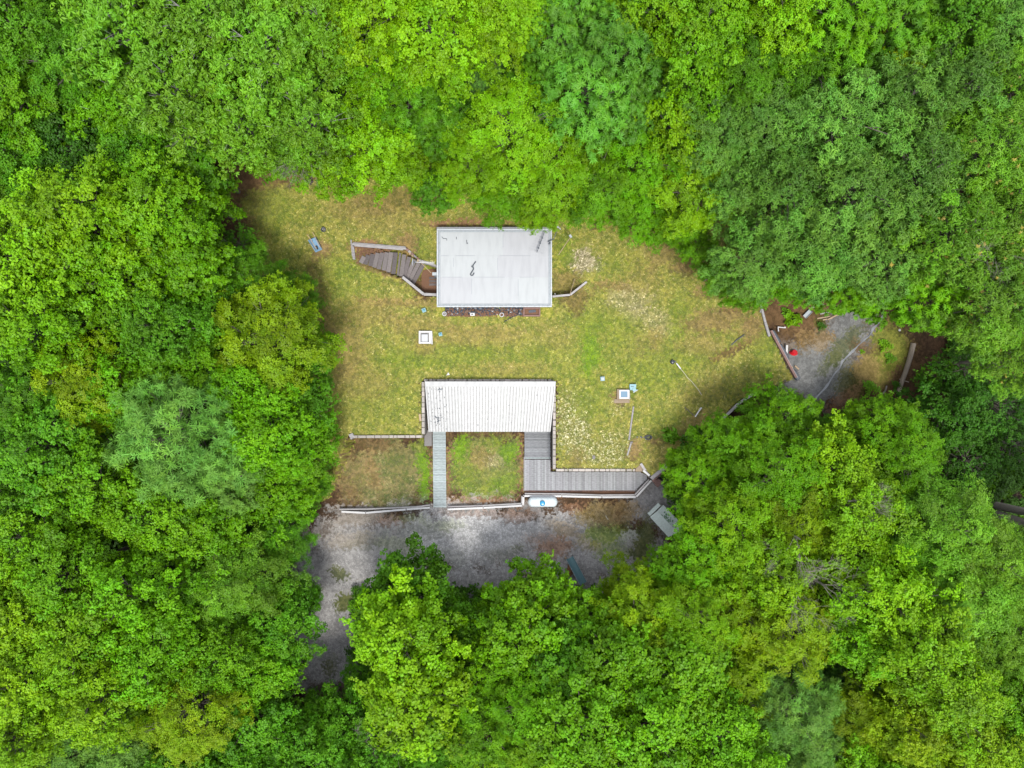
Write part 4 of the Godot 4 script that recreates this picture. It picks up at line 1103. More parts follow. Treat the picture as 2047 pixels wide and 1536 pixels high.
func flat_building() -> void:
	var top := 4.0
	var a := at(873, 457, top)
	var b := at(1103.5, 614, top)
	var mid := (a + b) * 0.5
	var w := b.x - a.x
	var d := b.z - a.z
	var o := thing("flat_roofed_building", "low building with white flat membrane roof and raised edge in the lawn", "building", Vector3(mid.x, 1.0, mid.z))
	var t := 0.2
	for s in [-1.0, 1.0]:
		block(o, "wall", Vector3(w - 0.3, top - 1.25, t), Vector3(mid.x, (top + 0.75) * 0.5, mid.z + s * (d * 0.5 - 0.25)), M.house_wall)
		block(o, "wall", Vector3(t, top - 1.25, d - 0.71), Vector3(mid.x + s * (w * 0.5 - 0.25), (top + 0.75) * 0.5, mid.z), M.house_wall)
	block(o, "roof_deck", Vector3(w - 0.3, 0.22, d - 0.3), Vector3(mid.x, top - 0.235, mid.z), M.roof_grey)
	# the membrane: sheets lapped a few millimetres over one another
	var x0 := a.x + 0.34
	var x1 := b.x - 0.34
	var z0 := a.z + 0.34
	var z1 := b.z - 0.34
	var rows := [0.0, 0.33, 0.63, 1.0]
	var cols := [[0.0, 0.58, 1.0], [0.0, 0.12, 0.53, 1.0], [0.0, 0.29, 0.72, 1.0]]
	for j in 3:
		for i in cols[j].size() - 1:
			var p := Vector2(lerpf(x0, x1, cols[j][i]), lerpf(z0, z1, rows[j]))
			var q := Vector2(lerpf(x0, x1, cols[j][i + 1]), lerpf(z0, z1, rows[j + 1]))
			var sheet := block(o, "membrane_sheet", Vector3(q.x - p.x + 0.012, 0.06, q.y - p.y + 0.012), Vector3((p.x + q.x) * 0.5, top - 0.095 + 0.004 * ((i + j) % 2) + 0.008 * (j % 2), (p.y + q.y) * 0.5), M.membrane[rng.randi() % 4], 0.0, 0.004)
			if i > 0:
				bar(sheet, "seam", Vector3(p.x, top - 0.052, p.y + 0.2), Vector3(p.x, top - 0.052, lerpf(p.y, q.y, rng.randf_range(0.5, 0.95))), 0.035, 0.014, M.seam, 0.003)
			if j > 0:
				bar(sheet, "seam", Vector3(lerpf(p.x, q.x, 0.05), top - 0.052, p.y), Vector3(lerpf(p.x, q.x, rng.randf_range(0.45, 0.9)), top - 0.052, p.y), 0.035, 0.014, M.seam, 0.003)
	# raised metal edge all round, with a sunk, darker grey strip inside it
	for s in [-1.0, 1.0]:
		var ez: float = mid.z + s * (d * 0.5 - 0.075)
		bar(o, "roof_edge", Vector3(a.x, top - 0.08, ez), Vector3(b.x, top - 0.08, ez), 0.15, 0.26, M.roof_edge, 0.02)
		bar(o, "edge_strip", Vector3(a.x + 0.15, top - 0.10, ez - s * 0.17), Vector3(b.x - 0.15, top - 0.10, ez - s * 0.17), 0.17, 0.05, M.roof_grey)
		var ex: float = mid.x + s * (w * 0.5 - 0.075)
		bar(o, "roof_edge", Vector3(ex, top - 0.078, a.z + 0.155), Vector3(ex, top - 0.078, b.z - 0.155), 0.15, 0.26, M.roof_edge, 0.02)
		bar(o, "edge_strip", Vector3(ex - s * 0.17, top - 0.098, a.z + 0.33), Vector3(ex - s * 0.17, top - 0.098, b.z - 0.33), 0.17, 0.05, M.roof_grey)
	var gut := bar(o, "eaves_gutter", at(873, 455.2, top - 0.25), at(1098, 455.2, top - 0.25), 0.11, 0.10, M.steel, 0.02)
	for i in 7:
		block(gut, "bracket", Vector3(0.05, 0.04, 0.16), at(885 + i * 33, 455.6, top - 0.17), M.roof_edge)
	# things lying on the roof
	var pts := []
	for p in [[951, 523], [948, 527], [945.5, 531], [943, 533], [946, 534], [946.5, 538], [944.5, 542], [941.5, 546], [940.3, 549], [942, 551], [945, 550.5], [947, 547], [947.6, 545.5]]:
		pts.append(at(p[0], p[1], top - 0.01))
	var hose := thing("roof_hose", "short dark hose bent into a hook on the white flat roof", "hose", pts[7])
	tube(hose, "hose", pts, 0.058, M.dark_steel, 8)
	block(hose, "coupling", Vector3(0.16, 0.11, 0.16), at(944, 533, top + 0.0), M.dark_steel, 0.6)
	var twigs := [[[883, 473.5], [886, 477], [893, 477.5], [893, 481]], [[912, 473.5], [912.4, 478.5]], [[932.6, 480], [933, 484], [934, 486.5]]]  # a crack line and small dark marks of the roof, built as twigs
	for i in 3:
		var q := []
		for p in twigs[i]: q.append(at(p[0], p[1], top - 0.035))
		var tw := thing("roof_mark", ["thin crack line built as a crooked twig near the flat roof corner", "tiny straight dark mark built as a twig on the white flat roof", "small dark debris built as a knotted twig on the white flat roof"][i], "twig", q[0], "thin dark marks on the flat roof")
		tube(tw, "stem", q, 0.026, M.dark_steel, 6)
		if i == 2: block(tw, "knot", Vector3(0.13, 0.06, 0.09), at(934, 486.5, top - 0.03), M.dark_steel)
	# antennas
	var an := thing("roof_antenna", "dark aerial with thin crossbars on a mast above the white roof", "antenna", at(1080, 486, top - 0.06))
	var p0 := at(1088.5, 464, top + 0.5)
	var p1 := at(1073, 505, top + 0.5)
	bar(an, "boom", p0, p1, 0.07, 0.07, M.dark_steel)
	bar(an, "mast", at(1081, 484.5, top - 0.06), at(1081, 484.5, top + 0.49), 0.06, 0.06, M.dark_steel)
	var side := (p1 - p0).cross(Vector3.UP).normalized()
	for i in 8:
		var c := p0.lerp(p1, 0.04 + i * 0.135)
		var half := 0.30 + 0.45 * i / 7.0
		bar(an, "element", c - side * half + Vector3.UP * 0.05, c + side * half + Vector3.UP * 0.05, 0.022, 0.022, M.steel, 0.003)
	for f in [0.30, 0.56, 0.78]:
		block(an, "clamp", Vector3(0.15, 0.11, 0.13), p0.lerp(p1, f) + Vector3.UP * 0.03, M.dark_steel, 0.4)
	var hd := thing("dish_antenna", "pale metal aerial head on dark pipes at the flat roof's corner", "antenna", at(1106, 470, top))
	bar(hd, "mast", at(1112, 464, 1.6), at(1112, 464, top + 1.3), 0.07, 0.07, M.dark_steel)
	bar(hd, "arm", at(1095, 483.5, top + 0.1), at(1107, 478, top + 0.35), 0.075, 0.075, M.dark_steel)
	bar(hd, "arm", at(1107, 478, top + 0.35), at(1112, 464, top + 0.8), 0.06, 0.06, M.dark_steel)
	block(hd, "base_foot", Vector3(0.22, 0.12, 0.12), at(1098.5, 487, top + 0.07), M.dark_steel, 0.7)
	for i in 4:
		bar(hd, "reflector_bar", at(1106 + i * 1.2, 446 + i * 2.0, top + 1.3), at(1119 + i * 0.9, 455 + i * 1.4, top + 1.3), 0.05, 0.03, M.pale_plastic if i % 2 else M.steel, 0.004)
	for i in 2:
		bar(hd, "rear_strut", at(1115 + i * 2.6, 457, top + 1.22), at(1111 + i * 2.4, 465, top + 1.15), 0.045, 0.045, M.red_timber)
	var wp := thing("whip_antenna", "long thin pale whip aerial on a post beside the white flat roof", "antenna", at(1141, 474, LAWN))
	bar(wp, "post", at(1141, 474, LAWN - 0.9), at(1141, 474, 4.6), 0.07, 0.07, M.steel)
	block(wp, "head", Vector3(0.20, 0.22, 0.30), at(1140.5, 472.5, 4.65), M.pale_plastic, 0.6)
	tube(wp, "whip", [at(1140, 475, 4.6), at(1130, 489, 4.65), at(1116.5, 510, 4.6)], 0.035, M.orange_wood, 6)
	var yg := thing("yagi_antenna", "white comb-like aerial on a wooden arm above the stairwell", "antenna", at(866, 548, 3.0))
	var y0 := at(827, 524, 4.4)
	var y1 := at(868, 526, 4.4)
	bar(yg, "boom", y0, y1, 0.055, 0.055, M.white_plastic)
	for i in 10:
		var c := y0.lerp(y1, 0.42 + i * 0.063)
		bar(yg, "element", c + Vector3(0, 0.03, -0.17), c + Vector3(0, 0.03, 0.17), 0.022, 0.022, M.white_plastic, 0.003)
	block(yg, "reflector", Vector3(0.05, 0.30, 0.66), at(825, 524, 4.4), M.pale_plastic)
	block(yg, "feed_box", Vector3(0.18, 0.14, 0.18), at(828.5, 524, 4.42), M.dark_steel)
	bar(yg, "arm", at(862, 546, 3.4), at(842, 526, 4.35), 0.055, 0.055, M.orange_wood)
	block(yg, "wall_mount", Vector3(0.45, 0.22, 0.3), at(869, 548, 3.3), M.pale_plastic)
	block(yg, "cable_box", Vector3(0.24, 0.35, 0.30), at(871, 552, 3.0), M.dark_steel)
	# the bed along the foot of the building
	var bed := thing("plastic_bed", "strip of black plastic sheeting strewn with brown leaves beside the white roof", "ground sheet", at(985, 624, LAWN))
	var st := tool()
	var nx := 60
	var rows_ := 6
	var grid := []
	for j in rows_ + 1:
		for i in nx + 1:
			var f := float(i) / nx
			var px := 890 + f * 158
			var py := 612.0 + j * (19.5 + 1.5 * sin(f * 17.0)) / rows_
			var p := at(px, py, LAWN)
			p.y = LAWN + 0.05 + absf(sin(f * 40.0 + j * 1.9) * cos(f * 93.0 + j)) * 0.10
			grid.append(p)
	for j in rows_:
		for i in nx:
			var q := j * (nx + 1) + i
			quad(st, grid[q], grid[q + 1], grid[q + nx + 2], grid[q + nx + 1], Vector3.UP)
	put(bed, "sheet", st.commit(), Transform3D(), M.black_sheet)
	var lv := tool()
	for i in 420:
		var px := rng.randf_range(890, 1048)
		var py := 613.0 + 20.0 * sqrt(rng.randf())
		var p := at(px, py, LAWN + 0.17)
		var ang := rng.randf() * TAU
		var u := Vector3(cos(ang), 0, sin(ang)) * rng.randf_range(0.05, 0.13)
		var v := Vector3(-sin(ang), rng.randf_range(-0.3, 0.3), cos(ang)) * 0.06
		quad(lv, p - u, p + v, p + u + Vector3.UP * 0.02, p - v, Vector3.UP)
	var leaves := put(bed, "leaf_litter", lv.commit(), Transform3D(), M.leaf_mulch)
	leaves.set_meta("kind", "stuff")
	var pl := thing("planter_box", "brown rectangular timber planter frame filled with soil beside the white roof", "planter", at(1063, 624, LAWN))
	for z in [616.5, 631.5]: bar(pl, "side", at(1046, z, LAWN + 0.16), at(1080, z, LAWN + 0.16), 0.14, 0.32, M.red_timber)
	for x in [1047.2, 1078.8]: bar(pl, "end", at(x, 618, LAWN + 0.158), at(x, 630, LAWN + 0.158), 0.14, 0.32, M.red_timber)
	block(pl, "soil", Vector3(1.5, 0.12, 0.62), at(1063, 624, LAWN + 0.10), M.leaf_mulch)
	block(pl, "sheet_scrap", Vector3(0.7, 0.06, 0.26), at(1064, 622.5, LAWN + 0.16), M.black_sheet, 0.1)
	for i in 2:
		var v := thing("drain_pipe", ["white-rimmed round drain pipe standing clear of the black sheeting's end", "white-rimmed round drain pipe set in the black sheeting"][i], "pipe", at([888.5, 1003][i], [628, 630][i], LAWN), "round drain pipes by the flat roof")
		put(v, "pipe", lathe([[0.15, -0.1], [0.22, -0.1], [0.22, 0.24], [0.20, 0.27], [0.165, 0.27], [0.15, 0.24], [0.15, -0.1]], 20), Transform3D(Basis(), v.position), M.white_plastic)
		put(v, "fill", lathe([[0.0, 0.10], [0.149, 0.09]], 16), Transform3D(Basis(), v.position), M.inner_grey)
	var cap := thing("vent_cap", "small white slotted vent cap in the middle of the black sheeting", "vent", at(945, 627, LAWN))
	block(cap, "cap", Vector3(0.44, 0.12, 0.30), at(944.5, 628.5, LAWN + 0.24), M.white_plastic)
	block(cap, "slot", Vector3(0.16, 0.03, 0.10), at(943.8, 628.6, LAWN + 0.305), M.black_plastic)
	block(cap, "hood", Vector3(0.46, 0.20, 0.16), at(945.5, 624.5, LAWN + 0.22), M.black_plastic)
	var hs := []
	for p in [[1036, 616], [1037.5, 622], [1035.5, 628], [1030, 632], [1022, 635], [1014, 640], [1008, 643]]: hs.append(at(p[0], p[1], LAWN + 0.19))
	var gh := thing("garden_hose", "thin dark hose curling from the black sheeting onto the grass", "hose", hs[3])
	tube(gh, "hose", hs, 0.035, M.black_plastic, 6)

func porch_roof() -> void:
	var o := thing("porch_roof", "sloping white ribbed metal porch roof between the block walls", "roof", at(980, 812, 0.0))
	var tl := at(849.5, 763, 3.5)
	var tr := at(1111, 763, 3.5)
	var bl := at(857, 863.5, 2.15)
	var br := at(1100, 863.5, 2.15)
	var n := 14
	var prof := [[0.0, 0.0], [0.117, 0.0], [0.132, -0.14], [0.202, -0.14], [0.217, 0.0], [0.450, 0.0], [0.465, -0.14], [0.535, -0.14], [0.550, 0.0], [0.783, 0.0], [0.798, -0.14], [0.868, -0.14], [0.883, 0.0], [1.0, 0.0]]  # grooves sunk in place of raised ribs, shaped to hold dark lines of shade
	var f0 := 0.075
	for i in n:
		var st := tool()
		for k in prof.size() - 1:
			var u0: float = (i + prof[k][0]) / n
			var u1: float = (i + prof[k + 1][0]) / n
			var q := []
			for e in [[u0, prof[k][1], f0], [u1, prof[k + 1][1], f0], [u1, prof[k + 1][1], 1.0], [u0, prof[k][1], 1.0]]:
				q.append(tl.lerp(bl, e[2]).lerp(tr.lerp(br, e[2]), e[0]) + Vector3.UP * (e[1] + 0.003 * (i % 2)))
			quad(st, q[0], q[1], q[2], q[3], Vector3.UP)
			quad(st, q[0] - Vector3.UP * 0.02, q[1] - Vector3.UP * 0.02, q[2] - Vector3.UP * 0.02, q[3] - Vector3.UP * 0.02, Vector3.DOWN)
			quad(st, q[3], q[2], q[2] - Vector3.UP * 0.02, q[3] - Vector3.UP * 0.02, Vector3.BACK)
		put(o, "roof_panel", st.commit(), Transform3D(), M.rib_metal[rng.randi() % 4])
	var fl := tool()
	var up := Vector3.UP * 0.075
	quad(fl, tl + up, tr + up, tr.lerp(br, 0.1) + up, tl.lerp(bl, 0.1) + up, Vector3.UP)
	quad(fl, tl + up, tr + up, tr - up, tl - up, Vector3.FORWARD)
	put(o, "flashing", fl.commit(), Transform3D(), M.flashing)
	for s in [[tl, bl], [tr, br]]:
		bar(o, "rafter", s[0].lerp(s[1], 0.1) - up * 2.2, s[1] - up * 2.2, 0.06, 0.2, M.white_board)
	bar(o, "beam", bl + Vector3(0, -0.16, -0.25), br + Vector3(0, -0.16, -0.25), 0.09, 0.18, M.white_board)
	for f in [0.02, 0.30, 0.72, 0.98]:
		var p := bl.lerp(br, f) + Vector3(0, 0, -0.25)
		bar(o, "post", Vector3(p.x, 0.0, p.z), Vector3(p.x, 1.9, p.z), 0.1, 0.1, M.white_board)
	var fr := at(980, 768, 0.0)
	block(o, "front_wall", Vector3(11.9, 3.1, 0.15), Vector3((tl.x + tr.x) * 0.5, 1.5, fr.z + 0.25), M.house_wall)
	block(o, "door", Vector3(0.95, 2.05, 0.06), Vector3(tl.x + 4.0, 1.03, fr.z + 0.355), M.white_board)
	# leaf debris over the worn end of the roof
	var d := tool()
	var r := RandomNumberGenerator.new()
	r.seed = 40
	for i in 90:
		var u := absf(r.randfn(0.09, 0.06)) if i < 76 else r.randf()
		var v := r.randf_range(0.12, 0.97)
		if i < 14:
			u = r.randf_range(0.05, 0.10)
			v = r.randf_range(0.70, 0.84)
		var p := tl.lerp(bl, v).lerp(tr.lerp(br, v), clampf(u, 0.02, 0.97)) + Vector3.UP * 0.03
		var s := r.randf_range(0.02, 0.055) if i > 10 else r.randf_range(0.05, 0.10)
		var a := r.randf() * TAU
		var e := []
		for k in 5: e.append(p + Vector3(cos(a + k * TAU / 5), 0, sin(a + k * TAU / 5)) * s * r.randf_range(0.5, 1.2) + Vector3.UP * (0.035 if k % 2 else 0.02))
		for k in range(1, 4): tri(d, e[0], e[k], e[k + 1], Vector3.UP)
	for k in 6:
		var p := tl.lerp(bl, 0.165 - k * 0.002).lerp(tr.lerp(br, 0.165), 0.10 + k * 0.005) + Vector3.UP * 0.06
		tri(d, p + Vector3(-0.12, 0, 0.03), p + Vector3(0.12, 0, 0.02), p + Vector3(0.02, 0.02, -0.09), Vector3.UP)
	var dd := MeshInstance3D.new()
	dd.name = "leaf_debris"
	dd.mesh = d.commit()
	dd.material_override = M.dark_steel
	add_child(dd)
	dd.set_meta("label", "dark leaf crumbs scattered over the worn end of the ribbed roof")
	dd.set_meta("category", "debris")
	dd.set_meta("kind", "stuff")

# a retaining wall of concrete blocks: the body, and the top course block by block with open joints
func block_wall(label: String, pts: Array, base: float, top: float, w: float) -> Node3D:
	var o := thing("block_wall", label, "wall", Vector3((pts[0].x + pts[-1].x) * 0.5, base, (pts[0].z + pts[-1].z) * 0.5), "concrete block retaining walls")
	for i in pts.size() - 1:
		var a := Vector3(pts[i].x, (base + top - 0.2) * 0.5, pts[i].z)
		var b := Vector3(pts[i + 1].x, a.y, pts[i + 1].z)
		bar(o, "wall_core", a, b, w - 0.05, top - 0.2 - base, M.core_grey, 0.004)  # wall body behind the blocks, in a darker tone than theirs
		var ta := Vector3(a.x, top - 0.1, a.z)
		var tb := Vector3(b.x, top - 0.1, b.z)
		var long := ta.distance_to(tb)
		for c in int((top - 0.2 - base) / 0.2):
			if c > 3: break
			var run := 0.2 * (c % 2)
			while run < long - 0.1:
				var l := minf(0.4, long - run)
				bar(o, "block", ta.lerp(tb, run / long) - Vector3.UP * (0.2 * (c + 1)), ta.lerp(tb, (run + l - 0.012) / long) - Vector3.UP * (0.2 * (c + 1)), w, 0.19, M.block[rng.randi() % 3], 0.006)
				run += 0.4
		var run := 0.0
		while run < long - 0.08:
			var l := minf([0.42, 0.5, 0.62, 0.8, 0.36][rng.randi() % 5], long - run)
			var gap := [0.03, 0.07, 0.12, 0.05][rng.randi() % 4] as float
			if l > 0.2: bar(o, "block", ta.lerp(tb, run / long), ta.lerp(tb, (run + l - gap) / long), w + rng.randf_range(-0.015, 0.02), 0.2 + rng.randf_range(0.0, 0.015), M.block[1 + rng.randi() % 4], 0.012)
			run += l
	return o

func block_walls() -> void:
	block_wall("pale concrete block wall between the ribbed roof and the clover lawn", [at(1108.2, 764, 2.78), at(1108.2, 939, 2.78)], -0.3, 2.78, 0.27)
	block_wall("pale concrete block wall along the deck below the clover lawn", [at(1112, 940.3, 2.78), at(1270, 940.3, 2.78)], -0.3, 2.78, 0.24)
	block_wall("pale concrete block wall beside the ribbed roof's worn dirty end", [at(845.8, 764, 2.78), at(845.8, 869, 2.78)], -0.3, 2.78, 0.27)
	block_wall("pale concrete block wall above the grass court beside the plank walkway", [at(706, 873.5, 2.78), at(844, 873, 2.78)], -0.3, 2.78, 0.26)
	block_wall("pale concrete block wall along the ribbed roof's high edge", [at(848, 760.6, 2.80), at(1108, 760.6, 2.80)], -0.3, 2.80, 0.22)
	var sl := thing("concrete_slab", "tan concrete wedge at the end of the block wall above the deck", "slab", at(1278, 936, 0.0))
	put(sl, "wedge", prism([flat(1270.5, 938, 2.7), flat(1280, 929, 2.7), flat(1288, 943, 2.7), flat(1270.5, 943, 2.7)], -0.3, 2.72), Transform3D(), M.tan_concrete)
	var bd := thing("leaning_board", "white boards laid slanting at the deck's cut corner", "board", at(1290, 942, 0.0))
	bar(bd, "board", at(1281, 927, 2.86), at(1290, 941, 2.86), 0.24, 0.1, M.grey_timber[3])
	bar(bd, "board", at(1286, 941, 2.88), at(1298.5, 951, 2.88), 0.2, 0.08, M.white_board)
	put(bd, "footing", prism([flat(1280, 929, 2.7), flat(1283, 927, 2.7), flat(1300, 951, 2.7), flat(1296, 953, 2.7)], -0.3, 2.79), Transform3D(), M.house_wall)
	var e := thing("timber_slab", "grey timber slab closing the end of the block wall under the trees", "timber", at(701, 872, 0.0))
	put(e, "post", prism([flat(697, 869, 2.7), flat(705, 866, 2.7), flat(709, 873, 2.7), flat(702, 879, 2.7)], -0.3, 2.83), Transform3D(), M.grey_timber[1])
	var step := thing("concrete_step", "grey concrete strip beside the head of the plank walkway", "step", at(853, 866, 0.0))
	block(step, "tread", Vector3(0.75, 0.3, 1.6), at(856, 876, 0.13), M.stone)

func decks() -> void:
	var w := thing("plank_walkway", "straight pale grey plank walkway across the grass courts", "walkway", at(878, 939, 0.0))
	for s in [866.5, 890.5]:
		bar(w, "joist", at(s - 0.6, 862, 0.09), at(s + 0.8, 1013, 0.09), 0.08, 0.2, M.old_timber)
	var n := 48
	for i in n:
		var y := lerpf(864.5, 1013.2, i / (n - 1.0))
		var dx := lerpf(-0.4, 1.0, i / (n - 1.0)) + rng.randf_range(-0.15, 0.15)
		bar(w, "plank", at(865.3 + dx, y, 0.215), at(891.2 + dx, y, 0.215), 0.140, 0.038, M.walk_board[rng.randi() % 5], 0.006)
	var d := thing("cross_deck", "small deck section of planks laid crosswise under the porch roof's edge", "deck", at(1074, 888, 0.0))
	for x in [1050, 1098]: bar(d, "joist", at(x, 856, 0.09), at(x, 913, 0.09), 0.08, 0.2, M.old_timber)
	for i in 18:
		var y := lerpf(858.0, 912.5, i / 17.0)
		bar(d, "plank", at(1048.5, y, 0.215), at(1100.5, y, 0.215), 0.145, 0.038, M.deck_cross[rng.randi() % 6], 0.006)
	var e := thing("long_deck", "long grey deck of narrow boards along the block wall with a cut corner", "deck", at(1165, 960, 0.0))
	bar(e, "edge_plank", at(1048, 916, 0.218), at(1101, 916, 0.218), 0.13, 0.04, M.walk_board[1], 0.006)
	for y in [920, 979]: bar(e, "joist", at(1049, y, 0.09), at(1100 if y < 940 else 1268, y, 0.09), 0.08, 0.2, M.old_timber)
	bar(e, "joist", at(1112, 946.5, 0.09), at(1284, 946.5, 0.09), 0.08, 0.2, M.old_timber)
	bar(e, "edge_board", at(1047.6, 914, 0.21), at(1047.6, 982, 0.21), 0.06, 0.1, M.grey_timber[3])
	bar(e, "edge_board", at(1049, 982, 0.20), at(1269, 982, 0.20), 0.05, 0.1, M.red_timber)
	var x := 1050.0
	while x < 1294.0:
		var y0 := 919.0 if x < 1101.5 else 943.5
		var y1 := 980.8
		if x > 1270.0: y1 = lerpf(980.8, 955.0, (x - 1270.0) / 26.0)
		if x > 1287.0: y0 = lerpf(943.5, 953.0, (x - 1287.0) / 9.0)
		if y1 - y0 > 2.0:
			bar(e, "plank", at(x, y0, 0.215), at(x, y1, 0.215), 0.137, 0.038, M.deck_board[rng.randi() % 7], 0.006)
		x += 2.88
	var mu := thing("mulch_bed", "narrow bed of red-brown leaf mulch between deck and low wall", "mulch bed", at(1165, 987, 0.0))
	put(mu, "mulch", prism([flat(1050, 983.5), flat(1271, 983.5), flat(1297, 957), flat(1301, 960), flat(1273, 990), flat(1050, 988.5)], -0.1, 0.10), Transform3D(), M.leaf_mulch)

# a low wall of two boards on edge: a white front cap and a grey back cap with a dark gap between
func low_wall(label: String, front: Array, back: Array, top: float) -> void:
	var o := thing("low_wall", label, "wall", Vector3((front[0].x + front[-1].x) * 0.5, 0.0, (front[0].z + front[-1].z) * 0.5), "low timber walls along the drive")
	for i in front.size() - 1:
		var a: Vector3 = front[i]
		var b: Vector3 = front[i + 1]
		var t := 0.04 / a.distance_to(b)
		bar(o, "front_board", Vector3(a.x, top * 0.5 - 0.08, a.z), Vector3(b.x, top * 0.5 - 0.08, b.z), 0.07, top + 0.1, M.old_timber)
		bar(o, "white_cap", Vector3(a.x, top, a.z).lerp(Vector3(b.x, top, b.z), t), Vector3(a.x, top, a.z).lerp(Vector3(b.x, top, b.z), 1.0 - t), 0.19, 0.05, M.white_board)
		bar(o, "post", Vector3(b.x, -0.2, b.z - 0.12), Vector3(b.x, top - 0.02, b.z - 0.12), 0.09, 0.09, M.old_timber)
	for i in back.size() - 1:
		var a: Vector3 = back[i]
		var b: Vector3 = back[i + 1]
		bar(o, "back_board", Vector3(a.x, top * 0.5 - 0.1, a.z), Vector3(b.x, top * 0.5 - 0.1, b.z), 0.10, top + 0.1, M.old_timber)
		bar(o, "grey_cap", Vector3(a.x, top - 0.01, a.z), Vector3(b.x, top - 0.01, b.z), 0.14, 0.05, M.grey_timber[rng.randi() % 4])

func low_walls() -> void:
	var g := func(list: Array) -> Array:
		var out := []
		for p in list: out.append(at(p[0], p[1], 0.35))
		return out
	low_wall("bowed white-capped low timber wall running from the walkway under the trees", g.call([[682, 1023], [731, 1025.5], [812, 1018.5], [860, 1015]]), g.call([[678, 1018.5], [735, 1018], [833, 1013.5], [860, 1010]]), 0.42)
	low_wall("white-capped low timber wall between the walkway's foot and the propane tank", g.call([[894, 1018.5], [966, 1015.5], [1044, 1011]]), g.call([[895, 1013.5], [966, 1011], [1042, 1007]]), 0.42)
	low_wall("short white-capped low timber wall turning the corner by the propane tank", g.call([[1045.5, 1010], [1046.5, 993]]), g.call([[1043, 1006], [1043.5, 992]]), 0.44)
	low_wall("long white-capped low timber wall behind the propane tank, bending at its end", g.call([[1047.5, 991.6], [1123, 992], [1203, 994], [1271.5, 993.5], [1302, 960]]), g.call([[1049, 987], [1122, 987.5], [1202, 990], [1269, 989.5], [1297, 959]]), 0.46)
	# the long timber wall that runs up beside the lawn
	var o := thing("timber_wall", "weathered grey timber retaining wall climbing beside the lawn into the trees", "wall", at(1350, 918, 0.0))
	var pts := [[1302, 957, 1304, 958], [1330, 934], [1357, 914], [1371, 900], [1390, 886], [1432, 850], [1478, 806], [1506, 788]]
	for i in pts.size() - 1:
		var a := at(pts[i][0], pts[i][1], 2.7)
		var b := at(pts[i + 1][0], pts[i + 1][1], 2.7)
		bar(o, "wall_board", Vector3(a.x, 1.2, a.z), Vector3(b.x, 1.2, b.z), 0.16, 2.8, M.old_timber)
		bar(o, "cap", a, b.lerp(a, 0.02), 0.36 if i < 2 else 0.26, 0.14, M.grey_timber[(i * 3) % 4], 0.03)
	bar(o, "face_board", at(1304, 962, 2.0), at(1330, 940, 2.0), 0.12, 0.3, M.red_timber)
	block(o, "white_end", Vector3(0.34, 0.2, 0.3), at(1367, 907, 2.8), M.white_board, 0.7)
	bar(o, "cap", at(1369, 905, 2.82), at(1378, 893, 2.82), 0.3, 0.1, M.white_board)
	var s := thing("red_step_block", "reddish brown block standing below the timber wall's lower end", "block", at(1314, 968, 0.0))
	put(s, "block", prism([flat(1306, 963, 0.9), flat(1317, 957, 0.9), flat(1326, 966, 0.9), flat(1315, 975, 0.9)], 0.0, 0.9), Transform3D(), M.red_timber)

